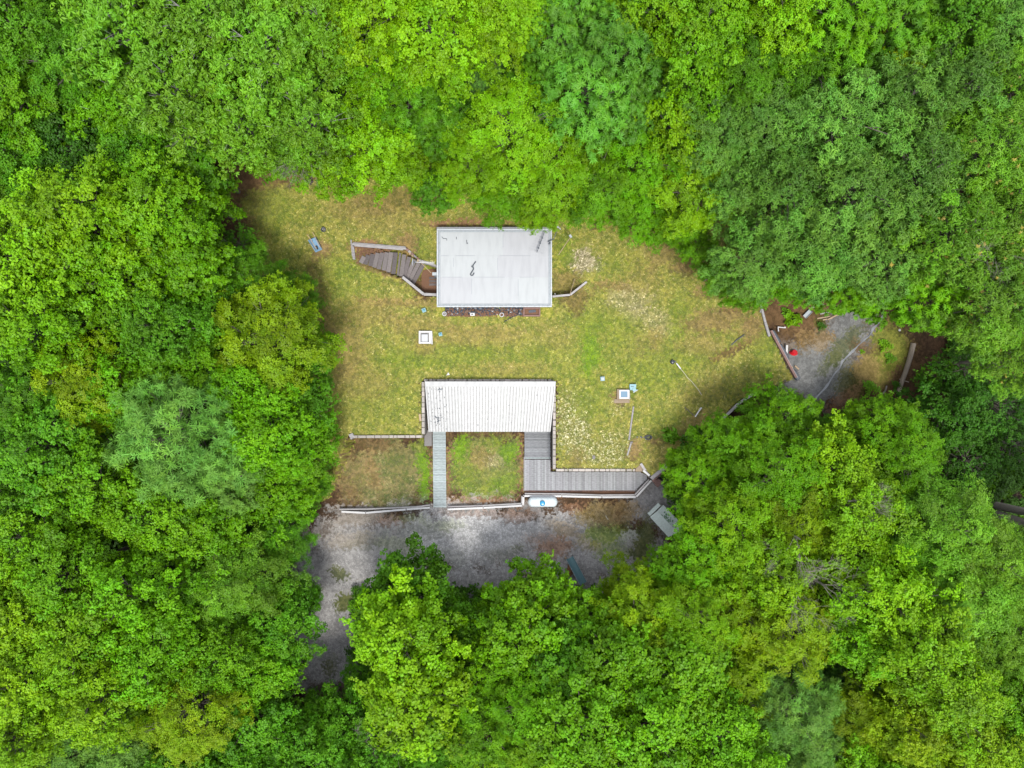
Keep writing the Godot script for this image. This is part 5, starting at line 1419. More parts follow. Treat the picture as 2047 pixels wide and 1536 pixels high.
func stairwell() -> void:
	var o := thing("timber_stairs", "dark weathered plank steps leading down to the white building", "stairs", at(775, 525, 2.0))
	# [x top, y top, x bottom, y bottom, height]
	var bs := [[728, 513, 721, 526], [736, 510, 730, 529], [745, 508, 740, 532], [755, 506, 748, 535], [764, 505, 757, 538.5], [773, 504.5, 767, 541], [782, 504.5, 776, 544.5], [791, 505, 786, 548], [800, 506, 795, 551], [808, 509, 802, 553]]
	for i in bs.size():
		var b: Array = bs[i]
		var y := lerpf(2.62, 2.28, i / 9.0)
		bar(o, "plank", at(b[0], b[1], y), at(b[2], b[3], y), 0.43 if i != 8 else 0.2, 0.06, M.stair_board[rng.randi() % 5], 0.01)
		if i % 3 == 1: bar(o, "bearer", at(b[0], b[1] + 3, y - 0.09), at(b[2], b[3] - 2, y - 0.09), 0.3, 0.1, M.old_timber)
	var ts := [[818, 514, 807, 556], [829, 519, 812, 558], [838, 524, 818, 562.5], [846, 529, 825, 567]]
	for i in 4:
		var b: Array = ts[i]
		var y := 2.16 - i * 0.19
		bar(o, "tread", at(b[0], b[1], y), at(b[2], b[3], y), 0.40, 0.07, M.stair_board[2 + rng.randi() % 3], 0.01)
		bar(o, "riser", at(b[0] + 3.5, b[1] + 1, y - 0.13), at(b[2] + 3.5, b[3] + 1, y - 0.13), 0.06, 0.2, M.old_timber)
	var m := put(o, "landing", prism([flat(846, 540, 1.4), flat(876, 536, 1.4), flat(876, 588, 1.4), flat(850, 586, 1.4), flat(832, 570, 1.4)], 1.2, 1.36), Transform3D(), M.leaf_mulch)
	m.set_meta("label", "landing covered in brown leaves")
	for i in 3: bar(o, "landing_plank", at(858, 556 + i * 6.5, 1.40), at(872, 556 + i * 6.5, 1.40), 0.22, 0.04, M.stair_board[i])
	var mats: Array = M.grey_timber
	var n := thing("stair_kerb", "grey timber kerb with a right-angled corner round the steps' leafy head", "kerb", at(740, 492, LAWN))
	bar(n, "beam", at(704, 488.5, 2.72), at(812, 497.5, 2.72), 0.2, 0.26, mats[1], 0.02)
	bar(n, "inner_beam", at(708, 491.5, 2.68), at(806, 499.5, 2.68), 0.10, 0.2, mats[3], 0.02)
	bar(n, "beam", at(703.5, 490, 2.72), at(707.5, 519, 2.72), 0.18, 0.26, mats[0], 0.02)
	bar(n, "inner_beam", at(706.5, 493, 2.68), at(709.5, 519, 2.68), 0.09, 0.2, mats[3], 0.02)
	bar(n, "backing", at(702, 480, 2.60), at(705, 513, 2.60), 0.12, 0.3, M.old_timber)
	bar(n, "backing", at(706, 486, 2.62), at(811, 494.5, 2.62), 0.1, 0.3, M.old_timber)
	var br := thing("broken_edging", "crumbling dark timber edging beside the steps under the comb aerial", "edging", at(826, 510, 2.2))
	for i in 6:
		var p := at(811 + i * 5.4, 497.5 + i * 4.4, 2.5 - i * 0.05)
		var q := at(816.5 + i * 5.4, 501.5 + i * 4.6, 2.46 - i * 0.05)
		bar(br, "fragment", p, q, rng.randf_range(0.14, 0.26), 0.4, M.old_timber if i % 2 else M.red_timber, 0.03)
		if i in [1, 2, 4]: block(br, "chip", Vector3(0.24, 0.1, 0.14), q + Vector3(-0.1, 0.2, 0.08), M.orange_wood, 0.6 + i)
	bar(br, "fragment", at(843, 523, 2.2), at(875, 534, 2.2), 0.2, 0.9, M.old_timber)
	var s := thing("timber_kerb", "grey timber capped wall with an angled bend below the steps", "kerb", at(830, 572, 1.6))
	for seg in [[[804.5, 554], [847, 588.5]], [[847, 588.5], [873, 589.5]]]:
		var a := at(seg[0][0], seg[0][1], 2.72)
		var b := at(seg[1][0], seg[1][1], 2.72)
		bar(s, "cap", a, b, 0.27, 0.12, mats[2], 0.02)
		bar(s, "wall_board", a - Vector3.UP * 0.75, b - Vector3.UP * 0.75, 0.16, 1.4, M.old_timber)
	var lf := tool()
	for i in 500:
		var px := rng.randf_range(709, 808)
		var py := rng.randf_range(494, 526)
		if py > lerpf(526, 506, (px - 709) / 60.0) and py < lerpf(516, 552, (px - 709) / 95.0) - 2: continue
		var p := at(px, py, 0.0)
		p.y = LAWN - 0.05 + rng.randf_range(0.0, 0.05) - (px - 709) * 0.0016
		p = at(px, py, p.y)
		var an := rng.randf() * TAU
		var u := Vector3(cos(an), 0, sin(an)) * rng.randf_range(0.06, 0.12)
		var v := Vector3(-sin(an), 0.2, cos(an)) * 0.06
		quad(lf, p - u, p + v, p + u, p - v, Vector3.UP)
	var l := put(o, "leaf_litter", lf.commit(), Transform3D(), M.leaf_mulch)
	l.set_meta("kind", "stuff")

func east_well() -> void:
	var o := thing("retaining_kerb", "thin grey timber wall with a bend beside the white building's far corner", "kerb", at(1138, 590, 1.6))
	for seg in [[[1104, 593], [1140, 589.5]], [[1140, 589.5], [1173, 563.5]]]:
		var a := at(seg[0][0], seg[0][1], 2.72)
		var b := at(seg[1][0], seg[1][1], 2.72)
		bar(o, "cap", a, b, 0.2, 0.1, M.grey_timber[3], 0.02)
		bar(o, "wall_board", a - Vector3.UP * 0.7, b - Vector3.UP * 0.7, 0.1, 1.3, M.old_timber)
	var p := thing("thin_stake", "thin pale stake leaning on the bend of the grey timber wall", "stake", at(1144, 565, 2.4))
	tube(p, "stake", [at(1149, 558, 2.35), at(1139.5, 588.5, 2.85)], 0.03, M.orange_wood, 6)
	var w := thing("pipe_cap", "tiny white pipe cap beside the white building's corner", "cap", at(1109.5, 588.5, 2.0))
	put(w, "cap", lathe([[0.09, -1.0], [0.09, 0.05], [0.06, 0.09], [0.0, 0.10]], 14), Transform3D(Basis(), at(1109.5, 588.5, 2.3)), M.white_plastic)

func tank() -> void:
	var c := at(1085, 1003.5, 0.68)
	var o := thing("propane_tank", "long white propane tank with a bright blue dome on top", "gas tank", Vector3(c.x, 0.0, c.z))
	var r := 0.51
	var half := 1.02
	var prof := []
	for i in 9:
		var a := -PI / 2 + PI / 2 * i / 8.0
		prof.append([r * cos(a) + 0.0001, -half + 0.46 * sin(a)])
	for i in 9:
		var a := PI / 2 * i / 8.0
		prof.append([r * cos(a) + 0.0001, half + 0.46 * sin(a)])
	var side := Basis(Vector3(0, 0, 1), PI / 2)
	var shell := put(o, "shell", lathe(prof, 32), Transform3D(side, c), M.tank_white)
	for s in [-1.0, 1.0]:
		put(shell, "weld_band", lathe([[r + 0.001, -0.02], [r + 0.007, -0.012], [r + 0.007, 0.012], [r + 0.001, 0.02]], 32), Transform3D(side, c + Vector3(s * half, 0, 0)), M.tank_white)
		block(o, "leg", Vector3(0.12, 0.24, 0.62), c + Vector3(s * 0.75, -0.56, 0), M.steel)
		put(o, "lifting_lug", cbox(0.03, 0.09, 0.12), Transform3D(Basis(), c + Vector3(s * 0.62, r + 0.03, 0.03)), M.dark_steel)
	var dome := put(o, "dome", lathe([[0.27, -0.04], [0.28, 0.0], [0.275, 0.12], [0.24, 0.19], [0.15, 0.235], [0.0, 0.25]], 24), Transform3D(Basis(), c + Vector3(-0.06, r - 0.03, 0.06)), M.tank_blue)
	block(dome, "hasp", Vector3(0.07, 0.07, 0.05), c + Vector3(-0.06, r + 0.05, 0.35), M.steel)
	block(dome, "hinge", Vector3(0.08, 0.06, 0.05), c + Vector3(0.23, r + 0.05, 0.06), M.tank_blue)
	put(o, "gauge", lathe([[0.045, 0.0], [0.045, 0.05], [0.0, 0.06]], 12), Transform3D(Basis(), c + Vector3(0.52, r - 0.01, 0.05)), M.black_plastic)

func shed() -> void:
	var o := thing("storage_shed", "small shed with a pale grey-green metal roof under the trees", "shed", at(1333, 1040, 0.0))
	var y := 1.9
	var a := at(1299.5, 1034, y)
	var b := at(1326, 1010, y)
	var c := at(1372, 1056, y)
	var d := at(1336, 1074, y)
	var up := Vector3.UP * 0.20
	var m0 := a.lerp(b, 0.5) + up
	var m1 := d.lerp(c, 0.5) + up
	for s in [[a, m0, m1, d], [m0, b, c, m1]]:
		var st := tool()
		quad(st, s[0], s[1], s[2], s[3], Vector3.UP)
		var dn := Vector3.UP * -0.05
		quad(st, s[0] + dn, s[1] + dn, s[2] + dn, s[3] + dn, Vector3.DOWN)
		for k in 4: quad(st, s[k], s[(k + 1) % 4], s[(k + 1) % 4] + dn, s[k] + dn, (s[k] + s[(k + 1) % 4]) * 0.5 - (s[0] + s[2]) * 0.5)
		var panel := put(o, "roof_panel", st.commit(), Transform3D(), M.shed_metal)
		for k in 3:
			var f := 0.25 + k * 0.25
			bar(panel, "rib", s[0].lerp(s[3], f) + Vector3.UP * 0.012, s[1].lerp(s[2], f) + Vector3.UP * 0.012, 0.03, 0.022, M.shed_metal, 0.005)
	bar(o, "ridge", m0 + Vector3.UP * 0.02, m1 + Vector3.UP * 0.02, 0.12, 0.04, M.shed_metal)
	var e := (a - d).normalized() * 0.42
	bar(o, "front_ledge", a + e * 0.55 + Vector3(0.05, -0.12, -0.03), b + e * 0.55 + Vector3(-0.2, -0.12, 0.1), 0.36, 0.05, M.shed_metal)
	var inset := func(p: Vector3) -> Vector2:
		var q := p.lerp((a + c) * 0.5, 0.09)
		return Vector2(q.x, q.z)
	put(o, "wall", prism([inset.call(a), inset.call(b), inset.call(c), inset.call(d)], -0.1, y - 0.06), Transform3D(), M.shed_wall)
	put(o, "bolt_cap", lathe([[0.06, 0.0], [0.06, 0.03], [0.0, 0.05]], 10), Transform3D(Basis(), a.lerp(d, 0.62).lerp(m0.lerp(m1, 0.62), 0.25) + Vector3.UP * 0.02), M.white_plastic)
	var st := tool()
	for i in 60:
		var f := clampf(rng.randfn(0.42, 0.16), 0.05, 0.95)
		var g := clampf(rng.randfn(0.30, 0.20), 0.05, 0.9)
		var p := m0.lerp(m1, f).lerp(b.lerp(c, f), g) + Vector3.UP * 0.008
		var nn := (b - m0).cross(m1 - m0).normalized()
		var e2 := []
		var s := rng.randf_range(0.03, 0.12)
		for k in 6: e2.append(p + (b - m0).normalized() * cos(k * TAU / 6) * s * rng.randf_range(0.5, 1.3) + (m1 - m0).normalized() * sin(k * TAU / 6) * s * rng.randf_range(0.5, 1.4) + Vector3.UP * (0.001 * (i % 7)))
		for k in range(1, 5): tri(st, e2[0], e2[k], e2[k + 1], Vector3.UP)
	var mo := put(o, "moss", st.commit(), Transform3D(), M.moss_film)
	mo.set_meta("kind", "stuff")

func firewood() -> void:
	var o := thing("firewood_cover", "narrow dark teal curved metal cover over firewood at the drive's edge", "wood store", at(1150, 1134, 0.0))
	var a := at(1138.5, 1115, 1.0)
	var b := at(1166, 1166, 1.0)
	var dir := (b - a).normalized()
	var side := Vector3.UP.cross(dir).normalized()
	var st := tool()
	for i in 8:
		for s in [0.0, 0.03]:
			var t0 := -1.1 + 2.2 * i / 8.0
			var t1 := -1.1 + 2.2 * (i + 1) / 8.0
			var q0: Vector3 = side * sin(t0) * 0.42 + Vector3.UP * (cos(t0) * 0.26 - s)
			var q1: Vector3 = side * sin(t1) * 0.42 + Vector3.UP * (cos(t1) * 0.26 - s)
			quad(st, a + q0, a + q1, b + q1, b + q0, Vector3.UP if s == 0.0 else Vector3.DOWN)
	put(o, "cover", st.commit(), Transform3D(), M.teal_metal)
	bar(o, "trim", a + side * 0.385 + Vector3.UP * 0.11, b + side * 0.385 + Vector3.UP * 0.11, 0.03, 0.04, M.steel)
	bar(o, "trim", a - side * 0.385 + Vector3.UP * 0.11, b - side * 0.385 + Vector3.UP * 0.11, 0.03, 0.04, M.pale_plastic)
	for f in [0.06, 0.94]:
		for s in [-1.0, 1.0]:
			var p: Vector3 = a.lerp(b, f) + side * s * 0.34
			bar(o, "post", Vector3(p.x, 0.0, p.z), p + Vector3.UP * 0.08, 0.06, 0.06, M.dark_steel)
	var lg := lathe([[0.0, -0.25], [0.085, -0.25], [0.09, 0.0], [0.085, 0.25], [0.0, 0.25]], 9)
	var w := thing("firewood_pile", "small brown heap of split firewood beside the teal cover", "firewood", at(1139, 1140, 0.0))
	for i in 16:
		var p := at(1139 + rng.randf_range(-3.5, 4.5), 1141 + rng.randf_range(-8, 10), 0.09 + 0.16 * (i / 6))
		put(w, "log", lg, Transform3D(Basis.from_euler(Vector3(PI / 2 + rng.randf_range(-0.15, 0.15), rng.randf_range(-0.9, 0.3), 0)), p), M.firewood)
	var t := thing("tan_block", "small pale tan offcut by the end of the teal cover", "block", at(1131, 1115.5, 0.0))
	block(t, "block", Vector3(0.24, 0.2, 0.12), at(1131, 1115.8, 0.1), M.orange_wood, -0.7)

func vent_hood(label: String, px: float, py: float, size: float, turn: float, lens: bool) -> void:
	var c := at(px, py, LAWN)
	var o := thing("roof_vent", label, "vent", c, "small blue-grey vents standing in the lawn")
	block(o, "base", Vector3(size, 0.28, size), c + Vector3.UP * 0.12, M.pale_plastic, turn, 0.03)
	block(o, "rim", Vector3(size * 1.15, 0.05, size * 1.15), c + Vector3.UP * 0.285, M.teal_plastic, turn, 0.015)
	if lens:
		put(o, "lens", lathe([[size * 0.36, 0.0], [size * 0.34, 0.05], [size * 0.2, 0.10], [0.0, 0.12]], 14), Transform3D(Basis(), c + Vector3.UP * 0.31), M.blue_lens)
	else:
		block(o, "lid", Vector3(size * 0.85, 0.06, size * 0.8), c + Vector3.UP * 0.34, M.pale_plastic, turn, 0.015)

func lawn_objects() -> void:
	vent_hood("tilted pale vent with blue lens beside the white roof's near corner", 848, 621, 0.34, 0.4, true)
	vent_hood("pale vent with blue lens beside the white-framed dome skylight", 881, 669, 0.30, 0.2, true)
	vent_hood("light blue square vent standing alone in the lawn beside the ribbed roof", 1204, 757.5, 0.36, 0.05, false)
	# skylights of the rooms under the lawn
	var s := thing("dome_skylight", "white-framed skylight with a pale raised dome in the lawn", "skylight", at(850, 675, LAWN))
	var c := at(850, 675, LAWN)
	for k in [-1.0, 1.0]:
		block(s, "frame_side", Vector3(0.17, 0.42, 1.25), c + Vector3(k * 0.50, 0.17, 0), M.white_plastic)
		block(s, "frame_end", Vector3(0.82, 0.42, 0.17), c + Vector3(0, 0.168, k * 0.53), M.white_plastic)
	block(s, "well", Vector3(0.82, 0.1, 0.88), c + Vector3(0, 0.1, 0), M.inner_grey)
	put(s, "dome", cbox(0.66, 0.22, 0.74, 0.08), Transform3D(Basis(), c + Vector3(-0.02, 0.26, 0.05)), M.skylight_dome)
	block(s, "flashing_board", Vector3(0.12, 0.3, 1.3), c + Vector3(0.66, 0.1, 0.02), M.white_plastic, 0.04)
	var g := thing("glass_skylight", "white-framed skylight with a blue glass pane in the lawn", "skylight", at(1245, 789, LAWN))
	c = at(1246.5, 788.5, LAWN)
	block(g, "kerb", Vector3(1.16, 0.36, 1.0), c + Vector3(-0.1, 0.1, 0.0), M.tan_concrete)
	for k in [-1.0, 1.0]:
		block(g, "frame_side", Vector3(0.15, 0.14, 0.86), c + Vector3(k * 0.40, 0.34, 0), M.white_plastic)
		block(g, "frame_end", Vector3(0.66, 0.14, 0.14), c + Vector3(0, 0.338, k * 0.36), M.white_plastic)
	block(g, "pane", Vector3(0.66, 0.03, 0.6), c + Vector3(0, 0.34, 0), M.skylight_blue, 0.0, 0.004)
	bar(g, "side_board", c + Vector3(-0.58, 0.3, -0.5), c + Vector3(-0.58, 0.3, 0.5), 0.16, 0.08, M.tan_concrete)
	bar(g, "side_board", c + Vector3(0.52, 0.28, -0.4), c + Vector3(0.56, 0.28, 0.5), 0.06, 0.08, M.white_board)
	var st := thing("stone_apron", "low worn stone apron below the blue glass skylight", "slab", at(1243, 801, LAWN))
	block(st, "slab", Vector3(1.5, 0.1, 0.4), at(1243, 802, LAWN + 0.02), M.tan_concrete, 0.02)
	var b := thing("teal_box", "teal plastic box with a torn lid beside the blue glass skylight", "box", at(1264, 774, LAWN))
	c = at(1264, 774.5, LAWN)
	block(b, "body", Vector3(0.58, 0.36, 0.56), c + Vector3.UP * 0.16, M.teal_plastic, 0.0, 0.03)
	block(b, "lid", Vector3(0.64, 0.05, 0.34), c + Vector3(0, 0.37, -0.13), M.teal_plastic, 0.0)
	block(b, "lid_flap", Vector3(0.36, 0.04, 0.3), c + Vector3(0.14, 0.36, 0.22), M.teal_plastic, 0.5)
	block(b, "slot", Vector3(0.3, 0.03, 0.06), c + Vector3(-0.06, 0.40, -0.08), M.dark_steel, 0.0)
	block(b, "shard", Vector3(0.5, 0.05, 0.10), c + Vector3(0.28, 0.20, 0.38), M.pale_plastic, 0.55)
	# the wheelbarrow, tipped over
	var w := thing("wheelbarrow", "upturned blue-grey wheelbarrow with wooden handles lying on the grass", "wheelbarrow", at(630, 488, LAWN))
	var q := Transform3D(Basis(Vector3.UP, 0.52) * Basis(Vector3(0, 0, 1), -0.35), at(630, 487, LAWN + 0.36))
	var tub := tool()
	var top := [Vector3(-0.30, 0.18, -0.50), Vector3(0.30, 0.18, -0.50), Vector3(0.24, 0.20, 0.55), Vector3(-0.24, 0.20, 0.55)]
	var bot := [Vector3(-0.40, -0.20, -0.62), Vector3(0.40, -0.20, -0.62), Vector3(0.34, -0.22, 0.72), Vector3(-0.34, -0.22, 0.72)]
	quad(tub, top[0], top[1], top[2], top[3], Vector3.UP)
	for k in 4: quad(tub, top[k], top[(k + 1) % 4], bot[(k + 1) % 4], bot[k], (bot[k] + bot[(k + 1) % 4]) * Vector3(1, 0, 1))
	put(w, "tray", tub.commit(), q, M.barrow_blue)
	for k in 4: bar(w, "tray_rim", q * bot[k], q * bot[(k + 1) % 4], 0.05, 0.05, M.barrow_blue)
	for k in [-0.19, 0.19]:
		bar(w, "handle", q * Vector3(k, 0.22, 0.6), q * Vector3(k * 1.5, 0.20, -1.05), 0.05, 0.05, M.handle_wood)
		bar(w, "leg", q * Vector3(k, 0.20, -0.2), q * Vector3(k * 1.1, 0.46, -0.3), 0.035, 0.035, M.steel)
	var wh := put(w, "wheel", lathe([[0.05, -0.05], [0.17, -0.055], [0.20, -0.03], [0.205, 0.0], [0.20, 0.03], [0.17, 0.055], [0.05, 0.05]], 18), q * Transform3D(Basis(Vector3(0, 0, 1), PI / 2), Vector3(-0.12, 0.26, 0.50)), M.rubber)
	put(wh, "hub", lathe([[0.0, -0.06], [0.055, -0.06], [0.055, 0.06], [0.0, 0.06]], 12), q * Transform3D(Basis(Vector3(0, 0, 1), PI / 2), Vector3(-0.12, 0.26, 0.50)), M.steel)
	bar(w, "brace", q * Vector3(-0.36, 0.05, 0.62), q * Vector3(-0.42, 0.02, -0.1), 0.035, 0.035, M.pale_plastic)
	bar(w, "brace", q * Vector3(-0.42, 0.02, -0.1), q * Vector3(-0.66, -0.1, -0.22), 0.035, 0.035, M.handle_wood)
	var pot := thing("dark_pot", "small dark pot lying beside the upturned wheelbarrow", "pot", at(648, 458.5, LAWN))
	put(pot, "pot", lathe([[0.0, 0.0], [0.17, 0.0], [0.22, 0.26], [0.245, 0.27], [0.24, 0.31], [0.20, 0.31], [0.17, 0.06], [0.0, 0.06]], 18), Transform3D(Basis(Vector3.RIGHT, 0.3), at(647.5, 458.5, LAWN + 0.02)), M.black_plastic)
	block(pot, "stone", Vector3(0.16, 0.12, 0.2), at(648.3, 459, LAWN + 0.16), M.stone, 0.4, 0.03)
	# the lamp and its cable
	var l := thing("spot_lamp", "black spot lamp head on a short white arm in the lawn", "lamp", at(1345, 723, LAWN))
	put(l, "head", lathe([[0.0, 0.0], [0.20, 0.02], [0.22, 0.24], [0.13, 0.34], [0.0, 0.36]], 16), Transform3D(Basis(), at(1343.5, 724, LAWN)), M.black_plastic)
	bar(l, "bracket", at(1344, 720.5, LAWN + 0.3), at(1352, 724, LAWN + 0.22), 0.08, 0.06, M.dark_steel)
	bar(l, "arm", at(1352, 726, LAWN + 0.12), at(1361, 737.5, LAWN + 0.08), 0.12, 0.1, M.white_plastic, 0.03)
	var cb := []
	for p in [[1361, 738], [1368, 746], [1375, 756], [1383, 763], [1391, 773], [1398, 782], [1403, 790]]: cb.append(at(p[0], p[1], LAWN + 0.05))
	var cab := thing("lamp_cable", "thin pale cable running across the grass from the spot lamp", "cable", cb[3])
	tube(cab, "cable", cb, 0.028, M.cable, 6)
	var wp := thing("white_pipe", "short white pipe lying at the lawn's edge under the trees", "pipe", at(1395, 825, LAWN))
	tube(wp, "pipe", [at(1390, 833.5, 2.85), at(1400.5, 817.5, 2.85)], 0.07, M.white_plastic, 10)
	block(wp, "elbow", Vector3(0.2, 0.16, 0.14), at(1401, 816.8, 2.85), M.white_plastic, 0.6)
	var rk := thing("fallen_branch", "thin dark branch lying on the lawn beside the white pipe", "branch", at(1380, 823, LAWN))
	tube(rk, "branch", [at(1369, 814, LAWN + 0.06), at(1376, 821, LAWN + 0.08), at(1387, 831, LAWN + 0.06)], 0.04, M.bark, 6)
	tube(rk, "twig", [at(1372, 818, LAWN + 0.08), at(1370, 823, LAWN + 0.05)], 0.025, M.bark, 5)
	# edging timbers in the clover lawn
	var e := thing("edging_timber", "long straight grey edging timber lying in the grass below the skylight", "timber", at(1262, 848, LAWN))
	bar(e, "timber", at(1266.5, 813, LAWN + 0.05), at(1257.5, 880, LAWN + 0.05), 0.15, 0.12, M.grey_timber[0], 0.02)
	var e2 := thing("broken_timber", "short broken dark timber below the long edging timber", "timber", at(1257, 900, LAWN))
	bar(e2, "timber", at(1262, 885, LAWN + 0.05), at(1254, 911, LAWN + 0.05), 0.16, 0.12, M.old_timber, 0.03)
	block(e2, "block", Vector3(0.3, 0.16, 0.2), at(1262, 885, LAWN + 0.08), M.stone, 0.3, 0.04)
	var bs := thing("black_basin", "black plastic basin lying on the grass below the skylights", "basin", at(1295, 874.5, LAWN))
	put(bs, "basin", lathe([[0.0, 0.03], [0.18, 0.03], [0.27, 0.18], [0.33, 0.19], [0.31, 0.22], [0.24, 0.22], [0.17, 0.08], [0.0, 0.08]], 18), Transform3D(Basis(Vector3.UP, 0.3).scaled(Vector3(1.15, 1, 0.75)), at(1295.5, 874.5, LAWN)), M.black_plastic)
	block(bs, "shard", Vector3(0.32, 0.04, 0.07), at(1293.5, 878.5, LAWN + 0.12), M.pale_plastic, 0.1)
	block(bs, "shard", Vector3(0.22, 0.05, 0.12), at(1288, 874.5, LAWN + 0.08), M.stone, 0.2)
	for i in 2:
		var p := at([1281.5, 1273.5][i], [874.5, 874][i], LAWN)
		var x := thing("dark_stone", ["dark small stone beside the black basin", "very small dark stone beside the edging timber"][i], "stone", p, "dark stones near the black basin")
		put(x, "stone", lathe([[0.0, -0.03], [0.12, -0.02], [0.14, 0.06], [0.07, 0.11], [0.0, 0.12]], 7), Transform3D(Basis().scaled(Vector3.ONE * (1.0 - i * 0.25)), p), M.dark_steel)
	var ks := thing("grey_stone", "grey flat stone lying in the white clover by the deck wall", "stone", at(1187, 914, LAWN))
	put(ks, "stone", lathe([[0.0, -0.02], [0.16, -0.02], [0.19, 0.05], [0.12, 0.11], [0.0, 0.12]], 7), Transform3D(Basis(Vector3.UP, 0.3).scaled(Vector3(0.9, 1, 1.2)), at(1187, 914.5, LAWN)), M.stone)
	var pp := thing("paper_scrap", "crumpled white scrap on the grass above the ribbed roof", "paper", at(895, 748, LAWN))
	var ps := tool()
	var t0 := at(896, 744.5, LAWN + 0.12)
	var t1 := at(892, 751, LAWN + 0.06)
	var t2 := at(899, 750, LAWN + 0.07)
	tri(ps, t0, t1, at(895.5, 750, LAWN + 0.18), Vector3.UP)
	tri(ps, t0, at(895.5, 750, LAWN + 0.18), t2, Vector3.UP)
	put(pp, "sheet", ps.commit(), Transform3D(), M.paper)
	var ob := thing("tan_board", "short tan board leaning on the block wall beside the ribbed roof", "board", at(839.5, 835, LAWN))
	bar(ob, "board", at(839, 828, LAWN + 0.12), at(840.5, 842, LAWN + 0.12), 0.2, 0.05, M.orange_wood)
	var sk := thing("dark_stick", "dark curved stick lying on the lawn near the yard wall", "stick", at(1480, 674, LAWN))
	tube(sk, "stick", [at(1462, 690, LAWN + 0.06), at(1474, 679, LAWN + 0.10), at(1488, 669.5, LAWN + 0.12)], 0.055, M.dark_steel, 7)
	var yl := thing("yellow_strip", "small curved yellow-white strip lying on the drive", "scrap", at(1213, 1035, 0.0))
	tube(yl, "strip", [at(1211, 1031, 0.06), at(1212.5, 1035, 0.07), at(1216, 1039, 0.05)], 0.045, M.cable, 6)
	var ed := thing("end_board", "pale tan board lying across the narrow end of the drive", "board", at(660, 1374, 0.0))
	bar(ed, "board", at(645, 1373, 0.12), at(674, 1375.5, 0.12), 0.14, 0.1, M.orange_wood)

